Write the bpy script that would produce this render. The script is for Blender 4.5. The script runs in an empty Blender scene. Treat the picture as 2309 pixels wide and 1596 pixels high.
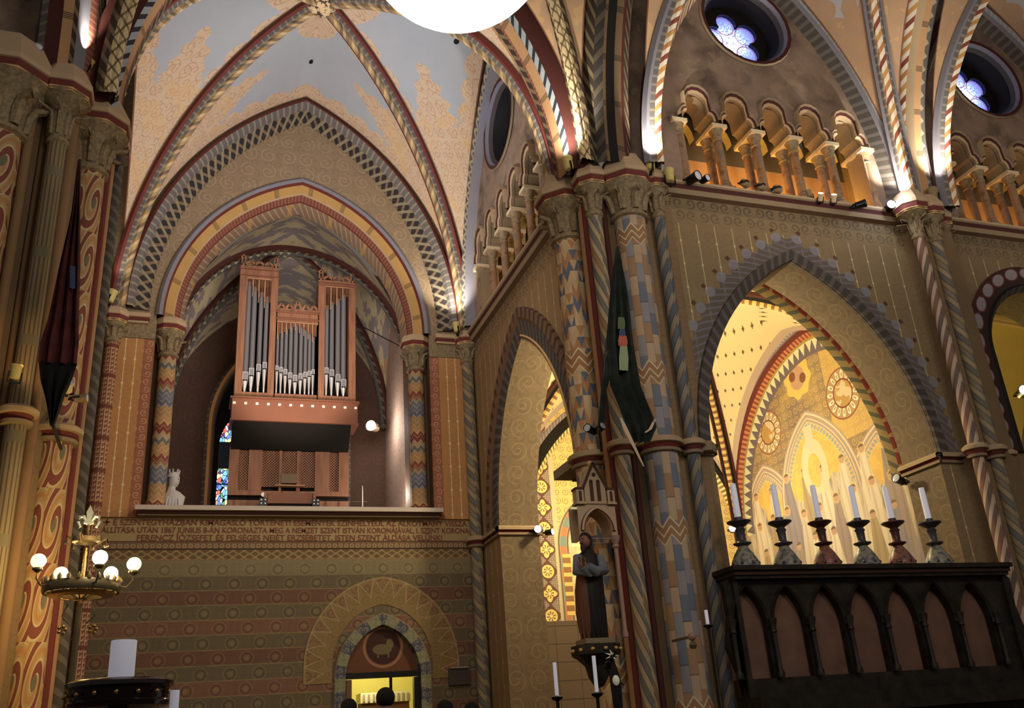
import bpy, bmesh, math, random
from math import sin, cos, pi, sqrt, atan2, acos, asin, hypot
from mathutils import Vector, Matrix
from mathutils.geometry import tessellate_polygon
random.seed(7)
SC = bpy.context.scene
COL = SC.collection
# ------------------------------------------------------------------ camera
F_PX, W_PX, H_PX = 2078.68, 2309, 1596
YAW, PIT, ROL = 0.34671844, 0.39324189, -0.07176868
CAM = Vector((0, 0, 1.25))
_f = Vector((sin(YAW)*cos(PIT), cos(YAW)*cos(PIT), sin(PIT)))
_r = Vector((cos(YAW), -sin(YAW), 0)); _u = _r.cross(_f)
RIGHT = _r*cos(ROL) + _u*sin(ROL); UP = -_r*sin(ROL) + _u*cos(ROL); FWD = _f
cam_d = bpy.data.cameras.new('camera'); cam = bpy.data.objects.new('camera', cam_d); COL.objects.link(cam)
cam_d.sensor_width = 36; cam_d.lens = 36*F_PX/W_PX; cam_d.clip_start = .05; cam_d.clip_end = 200
M = Matrix.Identity(4)
for i in range(3):
    M[i][0] = RIGHT[i]; M[i][1] = UP[i]; M[i][2] = -FWD[i]; M[i][3] = CAM[i]
cam.matrix_world = M; SC.camera = cam
def at(px, py, **k):
    """photo pixel -> point on the world plane x=, y= or z="""
    d = RIGHT*((px-W_PX/2)/F_PX) - UP*((py-H_PX/2)/F_PX) + FWD
    ax, v = list(k.items())[0]; i = 'xyz'.index(ax)
    return CAM + d*((v-CAM[i])/d[i])

# ------------------------------------------------------------------ objects
def tag(o, label=None, cat=None, group=None, kind=None):
    if label: o['label'] = label
    if cat: o['category'] = cat
    if group: o['group'] = group
    if kind: o['kind'] = kind
    return o
def empty(name, loc=(0,0,0), rz=0, parent=None):
    o = bpy.data.objects.new(name, None); COL.objects.link(o); o.location = loc; o.rotation_euler = (0,0,rz)
    o.empty_display_size = .1
    if parent: o.parent = parent
    return o
def kids(o): return [c for c in bpy.data.objects if c.parent is o]
def copy_tree(o, parent=None):
    c = o.copy(); COL.objects.link(c); c.parent = parent
    for ch in kids(o): copy_tree(ch, c)
    return c

# ------------------------------------------------------------------ mesh builder
class MB:
    def __init__(s): s.v = []; s.f = []; s.m = []; s.uv = []; s.mats = []
    def mi(s, mat):
        if mat not in s.mats: s.mats.append(mat)
        return s.mats.index(mat)
    def add(s, verts, faces, mat, uvs=None):
        b = len(s.v); s.v += [tuple(p) for p in verts]; k = s.mi(mat)
        for i, f in enumerate(faces):
            s.f.append([b+j for j in f]); s.m.append(k)
            s.uv.append(uvs[i] if uvs else [(0,0)]*len(f))
    def grid(s, rows, mat, uv=None, closed=False, matcols=None):
        """rows[i][j] points; uv[i][j]"""
        n = len(rows); m = len(rows[0]); b = len(s.v)
        for r in rows: s.v += [tuple(p) for p in r]
        for i in range(n-1):
            for j in range(m-1 if not closed else m):
                j2 = (j+1) % m
                s.f.append([b+i*m+j, b+i*m+j2, b+(i+1)*m+j2, b+(i+1)*m+j])
                s.m.append(s.mi(matcols[j] if matcols else mat))
                if uv is None: s.uv.append([(0,0)]*4)
                else:
                    if j2 == 0 and closed: s.uv.append([uv[i][j], (1, uv[i][j][1]), (1, uv[i+1][j][1]), uv[i+1][j]])
                    else: s.uv.append([uv[i][j], uv[i][j2], uv[i+1][j2], uv[i+1][j]])
        return s
    def box(s, c, size, mat, M=None):
        x, y, z = [q/2 for q in size]; c = Vector(c)
        P = [Vector((sx*x, sy*y, sz*z)) for sx in (-1,1) for sy in (-1,1) for sz in (-1,1)]
        if M: P = [M @ p for p in P]
        P = [p+c for p in P]
        s.add(P, [(0,1,3,2),(4,6,7,5),(0,4,5,1),(2,3,7,6),(0,2,6,4),(1,5,7,3)], mat,
              [[(0,0),(0,1),(1,1),(1,0)]]*6); return s
    def bar(s, a, b, w, mat, d=None):
        a = Vector(a); b = Vector(b); t = (b-a); L = t.length; t.normalize()
        q = t.to_track_quat('Z','Y').to_matrix()
        return s.box((a+b)/2, (w, d or w, L), mat, q)
    def lathe(s, prof, mat, c=(0,0,0), n=16, M=None, mats=None, ang=None, phase=0):
        """prof [(r,z)]; uv u=angle 0..1, v=profile length"""
        c = Vector(c); rows = []; uvs = []; L = 0; pr = None
        full = ang is None; a0, a1 = ang or (0, 2*pi); nn = n if full else n+1
        for (r, z) in prof:
            if pr: L += hypot(r-pr[0], z-pr[1])
            pr = (r, z); row = []
            for k in range(nn):
                t = phase+a0+(a1-a0)*k/n; p = Vector((r*cos(t), r*sin(t), z))
                if M: p = M @ p
                row.append(p+c)
            rows.append(row); uvs.append([(k/n, L) for k in range(nn)])
        b = len(s.v); m = nn
        for r in rows: s.v += [tuple(p) for p in r]
        for i in range(len(rows)-1):
            mm = mats[i] if mats else mat; k = s.mi(mm)
            for j in range(n):
                j2 = (j+1) % m
                s.f.append([b+i*m+j, b+i*m+j2, b+(i+1)*m+j2, b+(i+1)*m+j]); s.m.append(k)
                s.uv.append([(j/n, uvs[i][j][1]), ((j+1)/n, uvs[i][j][1]), ((j+1)/n, uvs[i+1][j][1]), (j/n, uvs[i+1][j][1])])
        return s
    def ball(s, c, r, mat, n=14, sq=(1,1,1), M=None):
        pr = [(max(1e-4, sin(pi*i/(n//2+2))), -cos(pi*i/(n//2+2))) for i in range(n//2+3)]
        S = Matrix.Diagonal((r*sq[0], r*sq[1], r*sq[2])).to_3x3()
        return s.lathe(pr, mat, c, n, (M @ S) if M else S)
    def prism(s, poly, z0, z1, mat, M=None, c=(0,0,0)):
        """poly xy -> extruded z"""
        c = Vector(c); n = len(poly)
        P = [Vector((x, y, z0)) for x, y in poly] + [Vector((x, y, z1)) for x, y in poly]
        tri = tessellate_polygon([[Vector((x, y, 0)) for x, y in poly]])
        if M: P = [M @ p for p in P]
        P = [p+c for p in P]
        s.add(P, [tuple(t) for t in tri] + [tuple(q+n for q in t) for t in tri] + [(i, (i+1) % n, n+(i+1) % n, n+i) for i in range(n)], mat)
        return s
    def tube(s, pts, r, mat, n=8, caps=True):
        pts = [Vector(p) for p in pts]; rows = []; uvs = []; L = 0; N = len(pts)
        rr = r if isinstance(r, (list, tuple)) else [r]*N
        ref = Vector((0,0,1))
        if abs((pts[-1]-pts[0]).normalized().z) > .9: ref = Vector((1,0,0))
        for i, p in enumerate(pts):
            t = (pts[min(i+1, N-1)]-pts[max(i-1, 0)]).normalized()
            a = t.cross(ref).normalized(); bb = a.cross(t)
            if i: L += (p-pts[i-1]).length
            rows.append([p+(a*cos(2*pi*k/n)+bb*sin(2*pi*k/n))*rr[i] for k in range(n)]); uvs.append([(k/n, L) for k in range(n)])
        s.grid(rows, mat, uvs, True)
        if caps:
            b = len(s.v)-N*n; k = s.mi(mat)
            for idx in (range(n), range((N-1)*n, N*n)):
                s.f.append([b+q for q in idx]); s.m.append(k); s.uv.append([(0,0)]*n)
        return s
    def build(s, name, parent=None, smooth=True, loc=None, sharp=35):
        me = bpy.data.meshes.new(name); me.from_pydata(s.v, [], s.f); me.update()
        ul = me.uv_layers.new(name='UVMap'); flat = [c for f in s.uv for p in f for c in p]
        if len(flat) == 2*len(me.loops): ul.data.foreach_set('uv', flat)
        me.polygons.foreach_set('material_index', s.m)
        for m in s.mats: me.materials.append(m)
        bm = bmesh.new(); bm.from_mesh(me)
        bmesh.ops.remove_doubles(bm, verts=bm.verts, dist=1e-4)
        bmesh.ops.recalc_face_normals(bm, faces=bm.faces)
        if smooth:
            th = math.radians(sharp)
            for f in bm.faces: f.smooth = True
            for e in bm.edges:
                if len(e.link_faces) == 2 and e.calc_face_angle(0) > th: e.smooth = False
        bm.to_mesh(me); bm.free()
        o = bpy.data.objects.new(name, me); COL.objects.link(o)
        if parent: o.parent = parent
        if loc is not None: o.location = loc
        return o

# ------------------------------------------------------------------ node expressions
def lin(h):
    if isinstance(h, str):
        h = h.lstrip('#'); c = [int(h[i:i+2], 16)/255 for i in (0,2,4)]
    else: c = h
    return tuple((x/12.92 if x <= .04045 else ((x+.055)/1.055)**2.4) for x in c)
class X:
    def __init__(s, nt, sock): s.nt = nt; s.s = sock
    def _op(s, op, *o, clamp=False):
        n = s.nt.nodes.new('ShaderNodeMath'); n.operation = op; n.use_clamp = clamp
        for i, a in enumerate((s,)+o):
            if isinstance(a, X): s.nt.links.new(a.s, n.inputs[i])
            else: n.inputs[i].default_value = a
        return X(s.nt, n.outputs[0])
    def k(s, v):
        n = s.nt.nodes.new('ShaderNodeValue'); n.outputs[0].default_value = v; return X(s.nt, n.outputs[0])
    def __add__(s, o): return s._op('ADD', o)
    __radd__ = __add__
    def __sub__(s, o): return s._op('SUBTRACT', o)
    def __rsub__(s, o): return s.k(o)._op('SUBTRACT', s)
    def __mul__(s, o): return s._op('MULTIPLY', o)
    __rmul__ = __mul__
    def __truediv__(s, o): return s._op('DIVIDE', o)
    def __neg__(s): return s*-1
    def abs(s): return s._op('ABSOLUTE')
    def fract(s): return s._op('FRACT')
    def floor(s): return s._op('FLOOR')
    def sin(s): return s._op('SINE')
    def cos(s): return s._op('COSINE')
    def sqrt(s): return s._op('SQRT')
    def atan2(s, o): return s._op('ARCTAN2', o)
    def lt(s, o): return s._op('LESS_THAN', o)
    def gt(s, o): return s._op('GREATER_THAN', o)
    def min(s, o): return s._op('MINIMUM', o)
    def max(s, o): return s._op('MAXIMUM', o)
    def mod(s, o): return s._op('MODULO', o)
    def clamp(s): return s._op('ADD', 0.0, clamp=True)
    def tri(s): return ((s.fract()-.5).abs())*2          # 1..0..1 triangle wave
    def line(s, c, w): return (s-c).abs().lt(w)          # |s-c|<w
    def smooth(s, a, b):
        n = s.nt.nodes.new('ShaderNodeMapRange'); n.interpolation_type = 'SMOOTHSTEP'
        s.nt.links.new(s.s, n.inputs[0]); n.inputs[1].default_value = a; n.inputs[2].default_value = b
        return X(s.nt, n.outputs[0])
class T:
    """shader-tree helper"""
    def __init__(s, mat): s.nt = mat.node_tree; s._uv = s._pos = None
    def uv(s):
        if not s._uv:
            n = s.nt.nodes.new('ShaderNodeUVMap'); n.uv_map = 'UVMap'; q = s.nt.nodes.new('ShaderNodeSeparateXYZ')
            s.nt.links.new(n.outputs[0], q.inputs[0]); s._uv = (X(s.nt, q.outputs[0]), X(s.nt, q.outputs[1]))
        return s._uv
    def pos(s):
        if not s._pos:
            n = s.nt.nodes.new('ShaderNodeNewGeometry'); q = s.nt.nodes.new('ShaderNodeSeparateXYZ')
            s.nt.links.new(n.outputs['Position'], q.inputs[0]); s._pos = tuple(X(s.nt, q.outputs[i]) for i in range(3))
        return s._pos
    def objpos(s):
        n = s.nt.nodes.new('ShaderNodeTexCoord'); q = s.nt.nodes.new('ShaderNodeSeparateXYZ')
        s.nt.links.new(n.outputs['Object'], q.inputs[0]); return tuple(X(s.nt, q.outputs[i]) for i in range(3))
    def vec(s, x, y, z=0):
        n = s.nt.nodes.new('ShaderNodeCombineXYZ')
        for i, a in enumerate((x, y, z)):
            if isinstance(a, X): s.nt.links.new(a.s, n.inputs[i])
            else: n.inputs[i].default_value = a
        return n.outputs[0]
    def noise(s, sc, vec=None, det=2):
        n = s.nt.nodes.new('ShaderNodeTexNoise'); n.inputs['Scale'].default_value = sc; n.inputs['Detail'].default_value = det
        if vec is None: vec = s.vec(*s.pos())
        s.nt.links.new(vec, n.inputs['Vector']); return X(s.nt, n.outputs[0])
    def vor(s, sc, vec, feature='F1', out='Distance', rnd=1):
        n = s.nt.nodes.new('ShaderNodeTexVoronoi'); n.feature = feature; n.inputs['Scale'].default_value = sc
        n.inputs['Randomness'].default_value = rnd
        s.nt.links.new(vec, n.inputs['Vector']); return n.outputs[out]
    def col(s, c):
        n = s.nt.nodes.new('ShaderNodeRGB'); n.outputs[0].default_value = (*lin(c), 1); return n.outputs[0]
    def mix(s, f, a, b):
        n = s.nt.nodes.new('ShaderNodeMix'); n.data_type = 'RGBA'
        if isinstance(f, X): s.nt.links.new(f.s, n.inputs[0])
        else: n.inputs[0].default_value = f
        for i, c in ((6, a), (7, b)):
            if isinstance(c, (str, tuple)): n.inputs[i].default_value = (*lin(c), 1)
            else: s.nt.links.new(c, n.inputs[i])
        return n.outputs[2]
    def mul(s, c, f):
        n = s.nt.nodes.new('ShaderNodeMix'); n.data_type = 'RGBA'; n.blend_type = 'MULTIPLY'; n.inputs[0].default_value = 1
        if isinstance(c, (str, tuple)): n.inputs[6].default_value = (*lin(c), 1)
        else: s.nt.links.new(c, n.inputs[6])
        s.nt.links.new(f.s, n.inputs[7]); return n.outputs[2]
    def ramp(s, f, stops):
        """constant-interpolated colours [(pos,col)]"""
        n = s.nt.nodes.new('ShaderNodeValToRGB'); r = n.color_ramp; r.interpolation = 'CONSTANT'
        while len(r.elements) < len(stops): r.elements.new(.5)
        for e, (p, c) in zip(r.elements, stops): e.position = p
        for e, (p, c) in zip(r.elements, stops): e.color = (*lin(c), 1)
        s.nt.links.new(f.s, n.inputs[0]); return n.outputs[0]
    def soft(s, f, stops):
        o = s.ramp(f, stops); o.node.color_ramp.interpolation = 'LINEAR'; return o
MATS = {}; SAT = .86
def mat(name, fn, rough=.75, metal=0., emit=0., age=.25, emcol=None, spec=.3, alpha=None):
    if name in MATS: return MATS[name]
    m = bpy.data.materials.new(name); m.use_nodes = True; nt = m.node_tree
    b = nt.nodes['Principled BSDF']; t = T(m)
    c = t.col(fn) if isinstance(fn, (str, tuple)) else fn(t)
    if age:
        n = t.noise(3.1, det=4); g = (n*.9+.55)*age + (1-age)
        c = t.mul(c, g)
    hs = nt.nodes.new('ShaderNodeHueSaturation'); hs.inputs['Saturation'].default_value = SAT
    nt.links.new(c, hs.inputs['Color']); c = hs.outputs[0]
    nt.links.new(c, b.inputs['Base Color'])
    b.inputs['Roughness'].default_value = rough; b.inputs['Metallic'].default_value = metal
    b.inputs['Specular IOR Level'].default_value = spec
    if emit:
        if emcol is None: nt.links.new(c, b.inputs['Emission Color'])
        else: b.inputs['Emission Color'].default_value = (*lin(emcol), 1)
        b.inputs['Emission Strength'].default_value = emit
    MATS[name] = m; return m
# ---- pattern pieces (all return 0/1 masks)
def scroll(u, v, cell, turns=2.2, w=.16):
    """rows of mirrored spiral tendrils"""
    a = u/cell; b = v/cell
    par = ((a.floor()+b.floor())*.5).fract()*4-1          # +-1 per cell
    x = (a.fract()-.5)*par; y = b.fract()-.5
    r = (x*x+y*y).sqrt(); th = y.atan2(x)/(2*pi)
    s = (r*2*turns-th).fract()
    return s.line(.5, w)*r.lt(.44)*r.gt(.05)
def ring(u, v, cu, cv, r0, r1):
    d = ((u-cu)*(u-cu)+(v-cv)*(v-cv)).sqrt(); return d.gt(r0)*d.lt(r1)
def rings(u, v, cell, r0, r1, cv):
    x = (u/cell).fract()-.5; y = (v-cv)/cell
    r = (x*x+y*y).sqrt(); return r.gt(r0)*r.lt(r1)
def cross_motif(u, v, cell):
    a = u/cell; b = v/cell; sh = (b.floor()*.5).fract()
    x = ((a+sh).fract()-.5).abs(); y = (b.fract()-.5).abs()
    return ((x.lt(.05)*y.lt(.12))._op('MAXIMUM', y.lt(.05)*x.lt(.13)))
# ------------------------------------------------------------------ materials
RIB_GB = mat('rib_grey_blue_scallop', lambda t: t.mix((t.uv()[1]/.13).fract().lt(.35)*.25, '98a0aa', 'd8d4c8'))
STONE = mat('stone_cream', 'b59a74'); STONE_D = mat('stone_dim', '8c7a5e'); REDL = mat('red_line', '6a1f16'); REDD = mat('dark_red', '4a1a14')
GOLDL = mat('gold_line', 'd2a456'); DARK = mat('dark_void', '14100d', age=0); OCHRE = mat('ochre_band', 'c88a26'); BROWN = mat('brown_paint', '6f5238')
GREY = mat('grey_roll', '7a7884'); IRON = mat('black_iron', '100f10', rough=.4, age=0); BRASS = mat('brass', 'c9a24e', rough=.3, metal=1, age=0)
CREAMP = mat('cream_plaster', 'd8c49c'); WHITEC = mat('white_wax', 'dfe0f2', rough=.5, age=0, emit=.2); LEDGE = mat('ledge_stone', 'cbbfb4')  # wax emits faintly so the unlit candles look brighter
def _wallA(t):
    x, y, z = t.pos()
    g, r, b = '7d7350', '9a5a3d', '84603f'
    st = [(0, b)]; zz = [.3+.26*i for i in range(16)]
    for i, q in enumerate(zz): st.append((q/6, g if i % 2 else (r if i % 4 == 0 else '8a4d36')))
    st = [s for s in st if s[0]*6 < 4.6]
    st = [(0, b)] + [((4.34-.262*i)/6, ['7e5642', '6a5e46', '704c3a', '6c6048'][i % 4]) for i in range(16)][::-1] + [(4.34/6, '857a58'), (4.62/6, '8b6038'), (4.645/6, '6d5638'), (4.82/6, '3f2a1c'), (4.845/6, '7b5a3c'), (4.95/6, '5a4028'), (4.975/6, 'a58f5c')]
    c = t.ramp(z/6, st)
    bz = (4.34-z)/.262
    lines = (bz.fract().gt(.94))*z.lt(4.6)
    c = t.mix(lines*.35, c, 'b09a60')
    k = bz.floor(); off = (k*.5).fract()
    u = (x/.5+off*.9).fract()-.5; v = bz.fract()-.55
    r_ = (u*u*3.4+v*v).sqrt()
    c = t.mix((r_.gt(.40)*r_.lt(.47)+r_.lt(.2))*z.lt(4.62)*.26, c, 'a0945f')
    c = t.mix(r_.line(.3, .05)*z.lt(4.62)*.4, c, '4a3324')
    c = t.mix(scroll(x, z+.11, .131, 1.6, .18)*z.lt(4.62)*.25, c, '4b3d28')
    br = ((x/.2+(z*8).tri()*.45).fract()).line(.5, .14)+((x/.2-(z*8).tri()*.45).fract()).line(.5, .14)
    c = t.mix(br*z.gt(4.645)*z.lt(4.82)*.6, c, 'a99155')
    bd = rings(x, z, .11, .18, .38, 4.9)
    return t.mix(bd*z.gt(4.85)*z.lt(4.95)*.7, c, 'b09a6a')
WALL_A = mat('banded_wall_paint', _wallA)
def _beads(base, line, sp, lw=.012):
    def f(t, u=None, v=None):
        x, y, z = t.pos(); u = x+y if u is None else u
        w = ((u/sp).fract()-.5).abs()*sp
        wig = (z*2*pi/.24).sin().abs()*.004
        c = t.mix(scroll(u, z, .34, 1.8, .12)*.12, base, '3a2c18')
        return t.mix((w.lt(wig+lw*.5)+w.lt(.022)*((z/.5).fract().lt(.09)))*.8, c, line)
    return f
PILASTER = mat('beaded_pilaster_paint', _beads('bd8238', 'e9d7a2', .19))
def _panel(t):
    x, y, z = t.pos()
    c = t.mix(scroll(x, z, .17, 1.5, .2)*.55, 'a0603a', 'd9a878'); return c
BORDER = mat('border_scroll_paint', lambda t: t.mix(scroll(t.pos()[0]+t.pos()[1], t.pos()[2], .16, 1.5, .2)*.7, '9c5a38', 'cf9f72'))
ORANGE = mat('orange_strip_paint', 'a87848')
def _key(t):
    u, v = t.uv()
    a = (u*9).fract(); b = (v/.09).fract()
    k = (a.lt(.22)+b.lt(.28)*a.lt(.72)+a.line(.66, .1)*b.lt(.62))
    c = t.mix(k.clamp()*.8, '7d4630', 'd0a878')
    bd = ((v/.62).fract()).lt(.12)
    return t.mix(bd*.9, c, '6a2a1e')
KEY = mat('greek_key_paint', _key)
def _chev(t):
    u, v = t.uv()
    q = (v/1.55+(u*7).tri()*.06).fract()
    c = t.ramp(q, [(0,'7c2f20'),(.12,'b98a50'),(.2,'a8824e'),(.36,'5c6480'),(.44,'6d7288'),(.56,'9a8a66'),(.62,'8a3b26'),(.72,'b68a4c'),(.86,'6a7070'),(.93,'b09468')])
    l = ((v/1.55+(u*7).tri()*.06)*14).fract().lt(.14)
    return t.mix(l*.6, c, 'd9c69c')
CHEV = mat('chevron_column_paint', _chev)
def _spiral(cols, per, tw, line='2c2018'):
    def f(t):
        u, v = t.uv(); q = (v/per+u*tw).fract()
        n = len(cols); c = t.ramp(q, [(i/n, x) for i, x in enumerate(cols)])
        return t.mix((q*n).fract().lt(.13)*.7, c, line)
    return f
SPIRAL = mat('spiral_column_paint', _spiral(['b09a74','6c6c6e','a88e66','94704c','b09a74','74726e'], 1.1, 1.6))
SPIRAL2 = mat('spiral_column_grey', _spiral(['8f8370','5f6470','8a7c64','555a66'], .75, -1.6))
SPIRAL3 = mat('spiral_column_pink', _spiral(['c4a48c','8a5f50','c9ab90','7d5a50','bfa78e','6b625e'], 1.0, -1.4))
SPIRALW = mat('spiral_column_ochre', _spiral(['a0906a','847a66','94825c','6b6a6a'], .55, 1.6))
def _tri(t):
    u, v = t.uv(); a = u*12; b = v/.19
    tr = (a.fract()-.5).abs()*2
    up = tr.lt(b.fract())
    h = ((a.floor()*2.3+b.floor()*1.7+up*1.3)*.37).fract()
    c = t.ramp(h, [(0,'c9a878'),(.3,'b57c3e'),(.62,'d2b488'),(.72,'5f6c82')])
    w = (v/2.25+.17+(u*6).tri()*.065).fract()
    z = w.lt(.13); c = t.mix(z, c, 'a9713c'); c = t.mix(w.line(.065, .008)+w.line(.13, .008)+w.lt(.01), c, 'e0cda0')
    return c
TRIC = mat('triangle_column_paint', _tri)
def _tile(t):
    u, v = t.uv(); a = u*13; b = v/.33+a.floor()*.37
    h = ((a.floor()*3.7+b.floor()*2.3)*.618).fract()
    c = t.ramp(h, [(0,'b79c7c'),(.27,'6a7284'),(.5,'a07a52'),(.72,'8f8c92')])
    c = t.mix(((a.fract()).lt(.08)+(b.fract()).lt(.06))*.4, c, '4d463f')
    w = (v/2.3+.42+(u*7).tri()*.06).fract()
    c = t.mix(w.lt(.11), c, '9a6f45'); return t.mix(w.line(.055, .007)+w.line(.11, .007)+w.lt(.01), c, 'd0bb95')
TILEC = mat('tile_column_paint', _tile)
def _swirl(t):
    u, v = t.uv(); a = u*5; b = v/.85
    par = (a.floor()*.5).fract()*4-1
    x = (a.fract()-.5); y = ((b+a.floor()*.5).fract()-.5)*1.35
    r = (x*x+(y+x*par*.5)*(y+x*par*.5)).sqrt(); th = y.atan2(x*par)/(2*pi)
    s = (r*2.1-th).fract()
    c = t.mix(s.lt(.42), 'b0925c', '7c3626'); c = t.mix(s.line(.42, .05)+s.line(.97, .04), c, 'c4ae80')
    c = t.mix(s.line(.72, .1), c, 'b07a3c')
    return t.mix(r.lt(.13), c, '6d6a58')
SWIRL = mat('swirl_shaft_paint', _swirl)
SWIRLF = mat('swirl_flat_paint', lambda t: t.mix(scroll(t.pos()[0]-t.pos()[1], t.pos()[2], .42, 1.4, .26)*.85, 'b9935c', '84301f'))
def _flute(t):
    u, v = t.uv(); q = (u*14+(v*.0)).fract(); bd = (v/1.15).fract()
    c = t.mix(q.lt(.35)*.7, '8c7a58', '44362a'); return t.mix(bd.lt(.12), c, '787056')
FLUTE = mat('fluted_shaft_paint', _flute)
# sweeps: u = across profile (m), v = along (m)
def _stripe(cols, per=.42, sk=1.2):
    def f(t):
        u, v = t.uv(); q = (v/per+u/per*sk).fract(); n = len(cols)
        return t.ramp(q, [(i/n, c) for i, c in enumerate(cols)])
    return f
RIB_OCHRE = mat('rib_oblique_stripes', _stripe(['c4a878','9a7840','7c7262','b8986a','74604a','a88c58'], .62))
RIB_WHITE = mat('rib_white_ochre_stripes', _stripe(['eadfc8','c88f30','eadfc8','8c3a24','f0e6d2','c07a28'], .7))
RIB_DASH = mat('rib_grey_dashes', lambda t: t.mix((t.uv()[1]/.16).fract().lt(.3)*.5, '6a6462', 'a89e8c'))
RIB_BLUE = mat('rib_blue_check', lambda t: t.mix(((t.uv()[1]/.26+t.uv()[0]*5).fract().lt(.4)), '98a2ac', '2b3038'))
RIB_LEAF = mat('rib_leaf_cream', lambda t: t.mix(((t.uv()[1]/.2-t.uv()[0]*6).fract().line(.5, .12)+(t.uv()[1]/.3+t.uv()[0]*5).fract().line(.5, .1))*.8, 'd9c08c', '5d4a2c'))
RIB_DARKLEAF = mat('rib_dark_leaf', lambda t: t.mix(((t.uv()[1]/.24-t.uv()[0]*5).fract().line(.5, .2))*.7, '3a2c20', '83724e'))
RIB_GREYP = mat('rib_grey_pattern', lambda t: t.mix((((t.uv()[1]/.24).tri()*.5+t.uv()[0]*3).fract().line(.5, .16)), '5c5a58', 'a39a80'))
BRAID = mat('dark_braid_band', lambda t: (lambda u, v: t.mix((((v/.24+u*3.2).fract().line(.5, .17)))*.9, t.mix(((v/.24-u*3.2).fract().line(.5, .17)), '2e2a2c', '7a6048'), '8f8468'))(*t.uv()))
def _bind(base, line, per, w=.13):
    def f(t):
        u, v = t.uv(); q = (v/per).fract()
        return t.mix(q.lt(w)*((q*per*38).fract().lt(.5)), base, line)
    return f
YBAND = mat('yellow_bound_band', _bind('b08432', '54402a', .85))
OBAND = mat('orange_bound_band', _bind('b08250', '3c3028', .8))
LEAFS = mat('soffit_leaf_band', lambda t: (lambda u, v: t.mix(((v/.17-u*3).fract().line(.5, .13))*.8, t.mix((v/1.15).fract().lt(.1), '94745a', 'b88a3a'), 'b8a684'))(*t.uv()))
REDBAND = mat('red_band', lambda t: t.mix((t.uv()[1]/.09).fract().lt(.3)*.35, '7c3a28', 'b58a60'))
SOFFIT = mat('olive_soffit_scroll', lambda t: (lambda u, v: t.mix(scroll(u+.1, v, .46, 2., .09)*.6, t.mix(scroll(u+.3, v+.2, .3, 1.2, .25)*.4, '726046', '5e4e38'), '8c7852'))(*t.uv()))
HOODD = mat('dark_hood_band', lambda t: t.mix(((t.uv()[1]/.18+t.uv()[0]*2).fract().line(.5, .2))*.5, '4a4440', '77706a'))
HOODB = mat('brown_bead_hood', lambda t: t.mix((t.uv()[1]/.2).fract().line(.5, .3)*.6, '4d3528', '8a6a50'))
ABACUS = mat('abacus_stone', 'b89c78'); CAPM = mat('carved_capital_stone', lambda t: t.soft(t.noise(20, det=3), [(.25, '6a5a42'), (.5, '8a7858'), (.75, 'a38e66')]))
SPIRALD = mat('spiral_shaded_rib', _spiral(['4e4a44','34322f','5a5040','3a3634'], .6, 1.4))  # spiral paint darkened to carry the shade on the unlit ribs
OBANDD = mat('shaded_orange_bound_band', _bind('70563a', '2c241e', .8))  # orange band with the same shade put into its colour
# spandrel faces
def archd(t, p, z, pc, c, z0):
    a = (p-pc).abs()+c; b = z-z0
    return (a*a+(b*b)).sqrt(), b.atan2(a)
def _wallB(pc, c, z0, rho, axis, medal=False, base='8c7650', pc2=None):
    def f(t):
        x, y, z = t.pos(); p = x if axis == 'x' else y
        w = ((p/.33).fract()-.5).abs()*.33
        co = t.mix(scroll(p, z, .3, 1.6, .15)*.14, base, '4a3a22')
        co = t.mix((w.lt(.010)+w.lt(.02)*((z/.42).fract().lt(.1)))*.55*z.lt(8.75), co, 'd9c58c')
        co = t.mix((z.gt(8.8)*scroll(p, z, .22, 1.4, .25)*.5+z.gt(9.0)*.3), co, '4d4438')
        if pc is not None:
            r, th = archd(t, p, z, pc, c, z0); s = th*rho/.34
            hf = (s.tri()*-.16+.42)
            d = r-rho
            fl = ((s.fract()-.5)*(s.fract()-.5)*.1+(d-.36)*(d-.36)).sqrt()
            low = z.gt(z0-.05)
            co = t.mix(d.lt(hf)*low*.75, co, '5a5658')
            co = t.mix(fl.lt(.085)*low*.7, co, '8f90a0')
            co = t.mix(d.line(.5, .035)*(s.fract().line(.5, .1))*low*.8, co, '4a1a14')
            co = t.mix(((s*2.3+d*7).fract().lt(.3))*d.lt(.3)*low*.5, co, '82809a')
        return co
    return f
def _upper(t):
    n = t.noise(1.3, det=5); n2 = t.noise(4., det=4)
    c = t.soft(n, [(.3, '5e4e46'), (.45, '85705f'), (.55, '947c6c'), (.7, '70605c')])
    return t.mix(n2.gt(.58)*.25, c, 'b09a70')
UPPER = mat('upper_wall_mottled_paint', _upper)
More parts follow.
